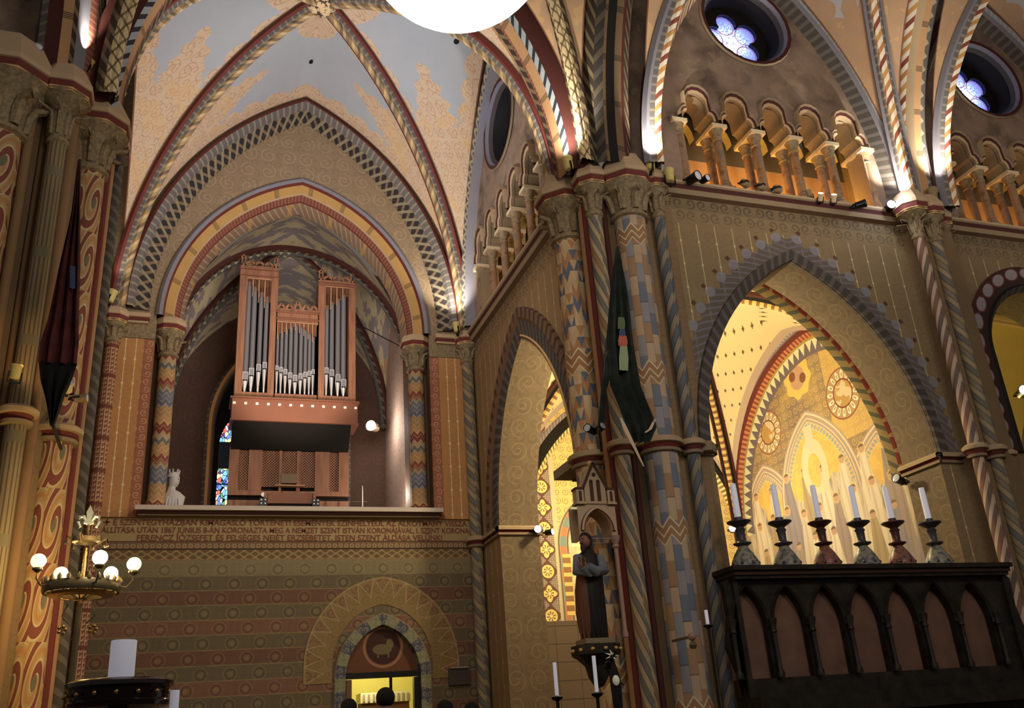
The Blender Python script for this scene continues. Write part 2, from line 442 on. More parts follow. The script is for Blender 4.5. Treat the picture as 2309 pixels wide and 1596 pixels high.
# vault webs: uv = (dist to diagonal, dist to wall rib)
def _web(blue='a7adb8', cream='dcb98c', z0=11.3, spire=2.2, warm='c98a4e'):
    def f(t):
        dd, df = t.uv(); x, y, z = t.pos()
        m = dd.min(df); s = (z*1.15+dd*.0)
        sc = ((z/.36).fract()-.5); sc = (sc*sc)*.6
        q = dd/(dd+df+.001)
        sp = ((q-.5).abs()*-3.6+1.).max(0.)
        lim = sp*spire+z0
        bx = x-1.76; by = y-14.62; rb = (bx*bx+by*by).sqrt()
        lace = (m.lt(.42-sc)+z.lt(lim+(z*26).sin()*.06+(dd*17).sin()*.05)+rb.lt(1.0+(y.atan2(x)*0+(by.atan2(bx)*4).cos()*.3))*z.gt(14)).clamp()
        c = t.mix(lace, blue, cream)
        fig = (scroll(dd*1.0, z, .36, 2.1, .10)+scroll(dd+.2, z+.13, .21, 1.4, .12)).clamp()
        c = t.mix(fig*lace*.5, c, warm)
        c = t.mix(lace*(t.noise(2.2, det=3).gt(.56))*z.lt(z0+.3)*.35, c, 'd8ac5c')
        return t.mix(m.lt(.03), c, '7a4a30')
    return f
WEB_A = mat('vault_grey_blue_and_lace', _web('a9b1be', 'cfb496', 14.0, .95, 'a8683c'), age=.15)
WEB_N = mat('vault_pale_brown', _web('b4b0b0', 'b08f6c', 12.9, .8, 'c9803c'), age=.3)
WEB_L = mat('loft_vault_clouded', lambda t: t.mix(((t.noise(2.2, t.vec(t.uv()[0]*1.2, t.uv()[1]*3, t.pos()[2]*.6), 4)).gt(.5))*.75, t.mix(t.pos()[2].gt(10.4)*.6, '9a7a50', '6a7288'), 'b9a878'), age=.3)
def _webc(t):
    dd, df = t.uv(); x, y, z = t.pos()
    c = t.mix(cross_motif(dd, z, .28), 'f0dca0', '6e5434')
    m = dd.min(df)
    c = t.mix(m.lt(.26), c, t.mix(rings(z*1.0, dd, .24, .2, .4, .13), 'c9b09a', 'a8743c'))
    return c
WEB_C = mat('chapel_vault_gold_crosses', _webc, age=.1)
# ------------------------------------------------------------------ architecture helpers
class Arch:
    def __init__(s, pc, a, R, z0): s.pc, s.a, s.R, s.z0, s.c = pc, a, R, z0, R-a
    def apex(s, rho=None): rho = rho or s.R; return s.z0+sqrt(rho*rho-s.c*s.c)
    def line(s, rho=None, n=20):
        rho = rho or s.R; ph = acos(s.c/rho)
        L = [(s.pc-(rho*cos(ph*i/n)-s.c), s.z0+rho*sin(ph*i/n)) for i in range(n+1)]
        return L + [(2*s.pc-p, z) for p, z in L[-2::-1]]
    def hole(s, zb, rho=None, n=20):
        L = s.line(rho, n); return [(L[0][0], zb)] + L + [(L[-1][0], zb)]
def mA(p, z, d): return (p, 18+d, z)
def mB(p, z, d): return (p, 11.3+d, z)
def mC(p, z, d): return (5.53+d, p, z)
def mL(p, z, d): return (-2.25-d, p, z)
def sweep_arch(mb, A, prof, mp, leg=0, n=24, half=None):
    if half: prof, prof2 = prof, half
    """prof [(rho, depth, mat of the strip to the next point)]"""
    us = [0]
    for (r0, d0, _), (r1, d1, _) in zip(prof, prof[1:]): us.append(us[-1]+hypot(r1-r0, d1-d0))
    rows = []; uv = []
    tt = ([-1] if leg else [])+[i/n for i in range(2*n+1)]+([3] if leg else [])
    for t in tt:
        row = []; v = (min(t, 2)*acos(A.c/A.R)*A.R) if t >= 0 else -leg
        if t == 3: v = 2*acos(A.c/A.R)*A.R+leg
        for r, d, _ in prof:
            ph = acos(max(-1, min(1, A.c/r)))
            q = min(max(t, 0), 2); th = ph*(q if q <= 1 else 2-q)
            dp = r*cos(th)-A.c; z = A.z0+r*sin(th)
            if t in (-1, 3): z = A.z0-leg
            row.append(mp(A.pc-dp if q <= 1 else A.pc+dp, z, d))
        rows.append(row); uv.append([(u, v) for u in us])
    if half:
        k = len(rows)//2
        mb.grid(rows[:k+1], None, uv[:k+1], matcols=[p[2] for p in prof[:-1]]); mb.grid(rows[k:], None, uv[k:], matcols=[p[2] for p in half[:-1]])
    else: mb.grid(rows, None, uv, matcols=[p[2] for p in prof[:-1]])
    return mb
def wall_holes(mb, outer, holes, mp, th, mfront, mrev, dfront=0, back=True):
    polys = [[Vector((p, z, 0)) for p, z in q] for q in [outer]+holes]
    tri = tessellate_polygon(polys); pts = [q for pl in polys for q in pl]
    uvs = [[(pts[i].x, pts[i].y) for i in t] for t in tri]
    mb.add([mp(q.x, q.y, dfront) for q in pts], tri, mfront, uvs)
    if back: mb.add([mp(q.x, q.y, dfront+th) for q in pts], tri, mrev if isinstance(mrev, bpy.types.Material) else mfront, uvs)
    for h in holes:
        n = len(h); L = [0]
        for a, b in zip(h, h[1:]): L.append(L[-1]+hypot(a[0]-b[0], a[1]-b[1]))
        mb.grid([[mp(p, z, dfront) for p, z in h], [mp(p, z, dfront+th) for p, z in h]], mrev, [[(0, l) for l in L], [(th, l) for l in L]])
def arc3(P0, P1, n=24, flat=False):
    """quarter-ish arc starting vertically at P0 and ending at P1"""
    P0 = Vector(P0); P1 = Vector(P1); d = Vector((P1.x-P0.x, P1.y-P0.y, 0)); L = d.length; h = P1.z-P0.z; d.normalize()
    R = (h*h+L*L)/(2*L); th = acos(max(-1, 1-L/R)) if h <= R else pi-asin(h/R)
    return [P0+d*(R*(1-cos(th*i/n)))+Vector((0,0,R*sin(th*i/n))) for i in range(n+1)]
def sweep_rib(mb, pts, prof, side=None):
    """prof [(s,nrm,mat)] s lateral, nrm out of the vault towards the room"""
    us = [0]
    for a, b in zip(prof, prof[1:]): us.append(us[-1]+hypot(a[0]-b[0], a[1]-b[1]))
    rows = []; uv = []; L = 0; N = len(pts)
    d = pts[-1]-pts[0]; S = side or Vector((d.y, -d.x, 0)).normalized()
    for i, p in enumerate(pts):
        t = (pts[min(i+1, N-1)]-pts[max(i-1, 0)]).normalized(); nn = t.cross(S).normalized()
        if i == 0: ref = Vector((d.x, d.y, 0)).normalized()
        if nn.z > 0 or (abs(nn.z) < .02 and nn.dot(ref) < 0): nn = -nn
        if i and (p-pts[i-1]).length: L += (p-pts[i-1]).length
        rows.append([p+S*s+nn*q for s, q, _ in prof]); uv.append([(u, L) for u in us])
    mb.grid(rows, None, uv, matcols=[q[2] for q in prof[:-1]]); return mb
def rib_prof(w, d, edge, roll, mid):
    """moulded rib: flat edge, roll, big middle roll with stripes"""
    return [(-w, -.05, edge), (-w, .04, edge), (-w*.72, .07, roll), (-w*.55, d*.6, roll), (-w*.4, d*.62, mid), (-w*.3, d*.9, mid), (0, d, mid), (w*.3, d*.9, mid), (w*.4, d*.62, roll), (w*.55, d*.6, roll), (w*.72, .07, edge), (w, .04, edge), (w, -.05, edge)]
def web(mb, F, D, mat, n=16, off=.02):
    """ruled vault half-cell between wall rib line F and diagonal D (same point count)"""
    rows = []; uv = []
    for f, dg in zip(F, D):
        w = (dg-f).length
        rows.append([f.lerp(dg, j/n)+Vector((0, 0, .10*w*sin(pi*j/n)*.5)) for j in range(n+1)])
        uv.append([(w*(1-j/n), w*j/n) for j in range(n+1)])
    mb.grid(rows, mat, uv)
def shaft_px(xl, xr, py, y):
    a = at(xl, py, y=y); b = at(xr, py, y=y); c = (a+b)/2
    return (c.x, c.y, (b.x-a.x)/2*cos(atan2(c.x, c.y)))
def struct(o, label=None): o['kind'] = 'structure'; return o

# ------------------------------------------------------------------ floor
mb = MB(); mb.box((6, 9, -.15), (60, 50, .3), mat('floor_stone', lambda t: t.mix((((t.pos()[0]).floor()+(t.pos()[1]).floor())*.5).fract().gt(.25), '5a4a3c', '6e6050')))
struct(mb.build('floor', smooth=False))

# ------------------------------------------------------------------ end wall with the organ loft
LOFT = Arch(1.8, 2.8, 3.75, 9.5)
FA = Arch(1.82, 3.4, 6.23, 9.6)
mb = MB()
door = Arch(3.5, .78, 1.05, 2.45)
wall_holes(mb, [(-2.25,0),(5.53,0),(5.53,5.43),(-2.25,5.43)], [door.hole(.02)], mA, .7, WALL_A, BROWN)
WA_UP = mat('arch_spandrel_foliage', lambda t: (lambda x, y, z: t.mix(scroll(x, z, .42, 2.0, .10)*.4*z.gt(9.4), t.mix(scroll(x+.1, z+.2, .25, 1.3, .2)*.3, '90785a', '6c5844'), 'b8a27a'))(*t.pos()))
wall_holes(mb, [(-2.25,5.43),(5.53,5.43),(5.53,15.9),(-2.25,15.9)], [LOFT.hole(5.44)], mA, .5, WA_UP, BROWN)
# pilasters beside the loft, with bead lines and scroll borders
for s in (-1, 1):
    cx = 1.8
    for x0, x1, m_, d in ((2.98, 3.55, PILASTER, .06), (2.78, 2.98, BORDER, .05)):
        mb.box((cx+s*(x0+x1)/2, 18-d/2+.0, 7.2), (x1-x0, d, 3.56), m_)
        mb.box((cx+s*(x0+x1)/2, 18-d/2+.0, 9.18), (x1-x0, d, .42), CAPM)
    mb.box((cx+s*2.6, 18.62, 7.5), (.42, .44, 4.2), BROWN)
    mb.box((cx+s*3.28, 17.93, 9.42), (.75, .3, .09), ABACUS); mb.box((cx+s*3.28, 17.95, 9.35), (.72, .24, .06), REDL); mb.box((cx+s*3.28, 17.96, 9.30), (.7, .2, .05), ABACUS)
mb.box((-2.0, 17.97, 7.2), (.16, .1, 3.56), BORDER); mb.box((-2.14, 17.95, 7.2), (.14, .14, 3.56), ORANGE)
wallA = struct(mb.build('wall_end', smooth=False))
mb = MB()
sweep_arch(mb, LOFT, [(3.78, .0, STONE), (3.76, -.07, GREY), (3.70, -.12, GREY), (3.63, -.1, REDL), (3.60, -.02, YBAND), (3.44, .06, STONE), (3.42, .1, REDBAND), (3.33, .22, REDL), (3.32, .26, LEAFS), (3.27, .5, LEAFS), (3.27, .7, LEAFS)], mA)
struct(mb.build('trim_1', wallA, smooth=True, sharp=25))
mb = MB()
sweep_arch(mb, FA, [(6.30, .05, REDL), (6.27, -.22, REDL), (6.2, -.25, RIB_DASH), (6.1, -.22, RIB_DASH), (6.06, -.12, BRAID), (5.83, -.06, BRAID), (5.80, .0, BRAID)], mA)
struct(mb.build('trim_2', wallA, sharp=25))
# loft parapet ledge
mb = MB()
mb.box((1.82, 17.93, 5.545), (5.75, .5, .085), LEDGE); mb.box((1.82, 17.96, 5.485), (5.7, .4, .05), REDD); mb.box((1.82, 17.97, 5.445), (5.66, .3, .035), STONE_D)
struct(mb.build('trim_3', wallA, smooth=False))
# inscription
TXT = mat('inscription_red', '7c3524', age=.2)
LINES = ["E SZENTEGYHÁZBAN KIMAGASLÓ TÖRTÉNETI ESEMÉNYEK SZÍNHELYÉÜL AZ ALKOTMÁNY VISSZA", "ÁLLÍTÁSA UTÁN 1867 JÚNIUS 8-ÁN KORONÁZTA MEG A NEMZET SZENT ISTVÁN KORONÁJÁVAL, I. SZENT KORONA", "FERENCZ JÓZSEFET ÉS FELSÉGES NEJÉT ERZSÉBETET. ISTEN SZENT ÁLDÁSA VELÜNK!"]
for i, (s, x0, x1) in enumerate(zip(LINES, (-1.42, -1.6, -1.0), (5.25, 5.3, 4.72))):
    c = bpy.data.curves.new('inscription', 'FONT'); c.body = s; c.size = .15; c.extrude = .002; c.offset = .0022; c.materials.append(TXT)
    o = bpy.data.objects.new('inscription', c); COL.objects.link(o); bpy.context.view_layer.update()
    w = o.dimensions.x; o.scale = ((x1-x0)/w, 1, 1); o.location = (x0, 17.993, 5.285-.143*i); o.rotation_euler = (pi/2, 0, 0); o.parent = wallA
mb = MB()   # painted cross opening the text
mb.box((-1.52, 17.992, 5.335), (.11, .006, .03), TXT); mb.box((-1.52, 17.992, 5.335), (.03, .006, .11), TXT)
mb.build('inscription_cross', wallA, smooth=False)

# door hood, voussoir ring and tympanum
mb = MB()
HOOD = Arch(3.5, 1.47, 1.62, 2.68)
def _hood(t):
    x, y, z = t.pos(); r, th = archd(t, x, z, 3.5, .15, 2.68)
    s = th*5.1; d = r
    c = t.mix(scroll(x, z, .22, 1.6, .2)*.5, '8a6a42', '5c4428')
    c = t.mix(((d-1.2)/.4).lt((s.tri())*.9+.1)*.45, c, '8a7a3c')
    c = t.mix(((d-1.22)/.4-(s.tri())*.85).line(.12, .05)*.45, c, 'c4b684')
    return t.mix(d.gt(1.585)*.5, c, 'a89a60')
HOODP = mat('door_hood_paint', _hood)
sweep_arch(mb, HOOD, [(1.62, -.012, HOODP), (1.1, -.012, HOODP)], mA, leg=.3)
def _vous(t):
    x, y, z = t.pos(); r, th = archd(t, x, z, 3.5, .27, 2.45)
    k = (th*7.5/1.57)
    c = t.mix((k*.5).fract().lt(.5), '7f8062', '4a4c60'); f = scroll(x, z, .12, 1.2, .3)
    return t.mix(f*.4, c, 'a8a488')
VOUS = mat('door_voussoir_paint', _vous)
sweep_arch(mb, door, [(1.19, -.03, STONE_D), (1.17, -.05, VOUS), (.98, -.05, VOUS), (.95, .1, BROWN)], mA, leg=2.4)
def _tym(t):
    x, y, z = t.pos()
    c = t.mix(scroll(x, z, .1, 1.3, .2)*.25, '6a3c22', '4a2818')
    dx = x-3.52; dz = z-3.0; r = (dx*dx+dz*dz).sqrt()
    c = t.mix(r.line(.36, .025), c, '9a6a4c'); c = t.mix(r.lt(.32), c, '40201a')
    lamb = ((dx+.02)*(dx+.02)*30+(dz+.05)*(dz+.05)*110).lt(1.)+((dx-.13)*(dx-.13)*200+(dz-.05)*(dz-.05)*110).lt(1.)+(dx-.0).abs().line(.1, .018)*dz.gt(-.2)*dz.lt(-.05)
    return t.mix(lamb.clamp()*.5, c, '8c8456')
TYM = mat('tympanum_paint', _tym)
mb.box((3.5, 18.12, 3.05), (1.6, .06, 1.1), TYM); mb.box((3.5, 18.05, 2.49), (1.5, .16, .1), IRON)
mb.box((2.86, 18.06, 1.2), (.1, .14, 2.45), BROWN); mb.box((4.14, 18.06, 1.2), (.12, .14, 2.45), IRON)
d1 = empty('door_1', (0,0,0)); struct(d1)
o = mb.build('door_frame', d1, smooth=False)
# the room beyond the door
mb = MB(); YEL = mat('lit_yellow_plaster', 'd6cc6a', age=.15)
mb.box((3.6, 21.5, 1.6), (5, .1, 3.4), YEL); mb.box((2.1, 20.1, 1.6), (.1, 2.8, 3.4), YEL); mb.box((5.1, 20.1, 1.6), (.1, 2.8, 3.4), YEL); mb.box((3.6, 20.1, 3.3), (3.2, 2.9, .1), YEL)
struct(mb.build('wall_vestry', smooth=False))
mb = MB(); mb.prism([(-.75,0),(.75,0),(.75,.4),(.55,.45),(.5,.7),(-.1,.7),(-.35,.55),(-.6,.35),(-.75,.3)], 0, .12, STONE_D, Matrix.Rotation(pi/2, 3, 'X'), (3.5, 18.6, 2.9))

# ------------------------------------------------------------------ loft room behind the arch
mb = MB()
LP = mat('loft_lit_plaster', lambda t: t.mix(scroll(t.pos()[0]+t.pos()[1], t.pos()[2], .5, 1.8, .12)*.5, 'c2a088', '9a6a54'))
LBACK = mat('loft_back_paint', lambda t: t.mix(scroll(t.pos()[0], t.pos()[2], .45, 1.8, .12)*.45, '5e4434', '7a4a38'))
BACK_Y = 22.0
wa = Arch(1.8, 1.5, 2.4, 8.6)
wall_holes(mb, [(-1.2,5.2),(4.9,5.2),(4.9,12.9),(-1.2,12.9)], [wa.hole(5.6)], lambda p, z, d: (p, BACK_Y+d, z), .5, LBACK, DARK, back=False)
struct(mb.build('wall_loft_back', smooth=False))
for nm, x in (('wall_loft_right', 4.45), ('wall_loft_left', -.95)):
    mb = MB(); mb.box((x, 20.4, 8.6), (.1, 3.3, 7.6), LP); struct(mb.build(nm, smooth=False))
mb = MB(); mb.box((1.8, 20.3, 5.2), (6, 4.0, .2), BROWN); struct(mb.build('floor_loft', smooth=False))
mb = MB(); sweep_arch(mb, wa, [(2.62, -.04, RIB_DASH), (2.55, -.1, OCHRE), (2.48, -.06, BROWN), (2.4, .05, DARK)], lambda p, z, d: (p, BACK_Y+d, z), leg=2.9)
struct(mb.build('trim_4', sharp=25))
# stained glass window of the loft
def _stain(t):
    x, y, z = t.pos()
    v = t.vor(9, t.vec(x*1.6, z, 0), out='Color')
    n = t.nt.nodes.new('ShaderNodeSeparateXYZ'); t.nt.links.new(v, n.inputs[0]); h = X(t.nt, n.outputs[0])
    c = t.ramp(h, [(0,'2a62c8'),(.2,'d8ecf4'),(.36,'e8d27a'),(.48,'4aa0d8'),(.62,'f2f2e0'),(.72,'c43428'),(.8,'3a8c6a'),(.9,'1c3a9c')])
    e = X(t.nt, t.vor(9, t.vec(x*1.6, z, 0), 'DISTANCE_TO_EDGE'))
    c = t.mix(e.lt(.06), c, '0c0c12')
    return t.mix((((z/.52).fract()).lt(.07)+z.line(8.0, .32)).clamp(), c, '0a0a0c')
GLASS1 = mat('stained_glass_daylit', _stain, emit=2.2, age=0, rough=.2)
w1 = struct(empty('window_1', (0,0,0)))
mb = MB()
g1 = Arch(1.1, .68, 1.2, 8.2); g2 = Arch(2.5, .68, 1.2, 8.2)
wall_holes(mb, [(-.2,5.2),(3.8,5.2),(3.8,11.5),(-.2,11.5)], [g1.hole(5.5), g2.hole(5.5)], lambda p, z, d: (p, 22.5+d, z), .1, DARK, DARK)
mb.build('window_frame', w1, smooth=False)
mb = MB(); mb.box((1.8, 22.56, 7.6), (3.2, .02, 4.6), GLASS1); mb.build('window_pane', w1, smooth=False)
# loft vault
LB = Vector((1.8, 20.3, 12.6))
mb = MB(); rb = MB()
lc = [Vector((-.85, 18.75, 8.6)), Vector((4.4, 18.75, 8.6)), Vector((4.4, 21.95, 8.6)), Vector((-.85, 21.95, 8.6))]
for i in range(4):
    a, b = lc[i], lc[(i+1) % 4]; ap = (a+b)/2; ap.z = 12.75 if i == 0 else 11.9
    for q in (a, b):
        web(mb, arc3(q, ap), arc3(q, LB), WEB_L, 10)
    sweep_rib(rb, arc3(a, LB), rib_prof(.13, .16, REDD, RIB_DARKLEAF, RIB_GREYP))
lv = struct(mb.build('ceiling_loft', sharp=60)); rb.build('vault_rib', lv, sharp=25)

# ------------------------------------------------------------------ side wall (plane x=5.53) and nave wall (plane y=11.3)
AC = Arch(14.75, 1.95, 3.45, 4.95); AB = Arch(9.13, 2.06, 3.66, 4.95); AB2 = Arch(14.15, 1.15, 1.3, 6.85)
WALLC = mat('side_wall_bead_paint', _wallB(None, 0, 0, 0, 'y', base='96784e'))
WALLB = mat('nave_wall_lily_paint', _wallB(9.13, AB.c, 4.95, AB.R+.13, 'x'))
WALLB2 = mat('nave_wall_far_bay_paint', _wallB(None, 0, 0, 0, 'x', base='84704e'))
def trefoil(pc, z, w=.30, n=7):
    L = [(-w, 0)]
    L += [(-w+.05-.10*cos(pi*.5*i/3)+.05, .03+.14*sin(pi*.5*i/3)) for i in range(1, 4)]
    r = w*.66; cz = .36
    L += [(-r*cos(pi*(i/n*1.16-.08)), cz+r*sin(pi*(i/n*1.16-.08))) for i in range(n+1)]
    R = [(-x, y) for x, y in L if x < -1e-6][::-1]
    L = [q for q in L if q[0] < 1e-6]
    return [(pc+x, z+y) for x, y in L+R]
TRI = {}
def arcade(key, p0, step, nb, mp, mw, zs=10.84):
    """triforium: wall opening with trefoil heads, passage behind it"""
    w = .30
    pts = [(p0-step/2+.0, 9.46)]
    cs = [p0+step*i for i in range(nb)]
    hole = [(cs[0]-w, 9.46)]
    for c in cs: hole += trefoil(c, zs)
    hole += [(cs[-1]+w, 9.46)]
    TRI[key] = cs
    return hole
TRI_B = arcade('B', 7.78, .775, 5, mB, None); TRI_C = arcade('C', 13.5, .79, 5, mC, None); TRI_B2 = arcade('B2', 13.55, .775, 5, mB, None)
def circ(pc, zc, r, n=28): return [(pc+r*cos(2*pi*i/n), zc+r*sin(2*pi*i/n)) for i in range(n)]
def tri_walls(name, key, u0, u1, zt, arch, hole, ocu, mp, wallmat):
    mb = MB()
    wall_holes(mb, [(u0,0),(u1,0),(u1,9.4),(u0,9.4)], [arch.hole(.02)], mp, .8, wallmat, SOFFIT)
    wall_holes(mb, [(u0,9.4),(u1,9.4),(u1,zt),(u0,zt)], [hole, circ(*ocu)], mp, .42, UPPER, STONE_D, back=False)
    return struct(mb.build(name, smooth=True, sharp=30))
wB = tri_walls('wall_nave', 'B', 6.3, 12.2, 16.2, AB, TRI_B, (9.2, 13.3, .88), mB, WALLB)
wC = tri_walls('wall_side', 'C', 12.2, 18.0, 16.2, AC, TRI_C, (15.05, 13.15, .88), mC, WALLC)
wB2 = tri_walls('wall_nave_far', 'B2', 12.2, 19.0, 16.2, AB2, TRI_B2, (14.8, 13.1, .88), mB, WALLB2)
# passage back walls, floors and inner arch bands
PASS = mat('passage_glow_plaster', lambda t: t.mix(t.pos()[2].gt(10.72), 'd8a050', '6e6450'))  # ochre below stands for the lamp glow, grey above it
mb = MB()
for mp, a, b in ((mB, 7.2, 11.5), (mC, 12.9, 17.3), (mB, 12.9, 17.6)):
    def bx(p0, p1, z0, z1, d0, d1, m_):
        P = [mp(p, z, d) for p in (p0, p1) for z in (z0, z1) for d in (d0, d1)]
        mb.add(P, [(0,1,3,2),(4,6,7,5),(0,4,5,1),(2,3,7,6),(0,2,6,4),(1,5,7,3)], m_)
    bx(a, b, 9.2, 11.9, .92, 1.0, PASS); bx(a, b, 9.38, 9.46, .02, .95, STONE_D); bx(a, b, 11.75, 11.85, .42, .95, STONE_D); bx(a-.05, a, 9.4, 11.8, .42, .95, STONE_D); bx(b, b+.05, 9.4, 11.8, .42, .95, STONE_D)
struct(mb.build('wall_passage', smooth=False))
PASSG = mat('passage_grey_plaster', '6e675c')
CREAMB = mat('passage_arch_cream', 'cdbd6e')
mb = MB()
for mp, key in ((mB, 'B'), (mC, 'C'), (mB, 'B2')):
    for c in TRI[key]:
        pts = [(c-.3, 10.95)] + [(c-.3*cos(pi*i/10), 10.95+.42*sin(pi*i/10)) for i in range(1, 10)] + [(c+.3, 10.95)]
        rows = [[mp(p, z, .62) for p, z in pts], [mp(p, z, .8) for p, z in pts]]
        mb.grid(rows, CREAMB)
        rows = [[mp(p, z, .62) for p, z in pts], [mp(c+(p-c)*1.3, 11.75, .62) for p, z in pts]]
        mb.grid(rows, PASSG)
struct(mb.build('trim_5', sharp=40))
# cornices under the triforium and string courses
mb = MB()
def cornice(mp, a, b, z, prof=None):
    prof = prof or [(0, -.22), (-.10, -.20), (-.13, -.12), (-.16, -.05), (-.19, -.03), (-.2, .0), (.0, .0)]
    rows = [[mp(p, z+dz, dd) for dd, dz in prof] for p in (a, b)]
    mb.grid(rows, None, matcols=[BROWN, STONE_D, REDD, STONE_D, ABACUS, ABACUS])
cornice(mB, 6.8, 12.0, 9.44); cornice(mB, 12.2, 19, 9.44); cornice(mC, 12.3, 17.9, 9.44)
RINGP = [(.0, -.13), (-.05, -.12), (-.05, -.08), (-.03, -.06), (-.09, -.03), (-.1, .02), (-.06, .05), (0, .05)]
for p0, p1 in ((6.7, AB.pc-AB.a), (AB.pc+AB.a, 12.1)):
    rows = [[mB(p, 4.95+dz, dd) for dd, dz in RINGP] for p in (p0, p1)]; mb.grid(rows, None, matcols=[STONE_D, STONE_D, REDL, REDL, STONE, STONE, STONE])
for s, A_, mp in ((-1, AB, mB), (1, AB, mB), (1, AC, mC), (-1, AC, mC)):   # returns of the string course along the reveals
    e = A_.pc+s*A_.a
    rows = [[mp(e+s*dd, 4.95+dz, d) for dd, dz in RINGP] for d in (-.05, .85)]; mb.grid(rows, None, matcols=[STONE_D, STONE_D, REDL, REDL, STONE, STONE, STONE])
rows = [[mC(p, 4.95+dz, dd) for dd, dz in RINGP] for p in (AC.pc+AC.a, 17.6)]; mb.grid(rows, None, matcols=[STONE_D, STONE_D, REDL, REDL, STONE, STONE, STONE])
struct(mb.build('trim_6', sharp=40))
# arch mouldings on the lower arches
mb = MB()
sweep_arch(mb, AC, [(AC.R+.62, -.0, HOODB), (AC.R+.6, -.07, HOODB), (AC.R+.42, -.07, BROWN), (AC.R+.36, -.02, HOODD), (AC.R+.1, -.01, GOLDL), (AC.R+.07, -.03, HOODD), (AC.R-.0, .02, SOFFIT), (AC.R-.005, .80, SOFFIT)], mC)
sweep_arch(mb, AB, [(AB.R+.2, 0, HOODD), (AB.R+.19, -.05, HOODD), (AB.R+.02, -.05, HOODD), (AB.R-.005, .03, SOFFIT), (AB.R-.01, .80, SOFFIT)], mB)
RBT = mat('red_triangle_band', lambda t: (lambda u, v: t.mix(((v/.26).tri()).gt(.3+(u-.2)*2.2)*.75*u.gt(.23), '9c2f18', 'd8b070'))(*t.uv()))
GWB = mat('green_white_braid_band', lambda t: (lambda u, v: t.mix(((v/.22+u*4).fract().line(.5, .2)), 'b89c58', '74745a'))(*t.uv()))
for A_, mp in ((AB, mB),):
    sweep_arch(mb, A_, [(A_.R+.5, .80, CREAMP), (A_.R+.38, .90, RBT), (A_.R+.2, 1.04, RBT), (A_.R+.16, 1.08, GWB), (A_.R+.07, 1.2, GWB), (A_.R+.4, 1.25, GWB)], mp)
MEDAL = mat('oval_medallion_band', lambda t: (lambda u, v: t.mix(((((v/.3).fract()-.5)*((v/.3).fract()-.5)*4+(u-.16)*(u-.16)*60)).lt(.62)*.9, t.mix(((((v/.3).fract()-.5)*((v/.3).fract()-.5)*4+(u-.16)*(u-.16)*60)).lt(.9), '3a2420', '6a2a1e'), '9a94a0'))(*t.uv()))
sweep_arch(mb, AB2, [(AB2.R+.5, -.05, REDD), (AB2.R+.46, -.08, MEDAL), (AB2.R+.14, -.06, DARK), (AB2.R+.1, -.1, HOODD), (AB2.R, .0, SOFFIT), (AB2.R-.01, .8, SOFFIT)], mB, leg=1.8)
struct(mb.build('trim_7', sharp=25))
# trefoil hood mouldings over the arcade
mb = MB()
for mp, key in ((mB, 'B'), (mC, 'C'), (mB, 'B2')):
    for c in TRI[key]:
        T0 = trefoil(c, 10.84); C0 = Vector((c, 11.05))
        def off(k): return [(c+(p-c)*(1+k*.9)+(0), 10.84+(z-10.84)*(1+k*.75)+(k*.06)) for p, z in T0]
        pr = [(.0, .02, STONE_D), (.0, -.06, STONE), (.12, -.08, REDD), (.22, -.11, STONE_D), (.30, -.13, STONE), (.36, -.08, STONE), (.36, 0, STONE)]
        lines = [(off(k), d) for k, d, _ in pr]
        rows = [[mp(L[i][0], L[i][1], d) for L, d in lines] for i in range(len(T0))]
        mb.grid(rows, None, matcols=[q[2] for q in pr[:-1]])
struct(mb.build('trim_8', sharp=30))
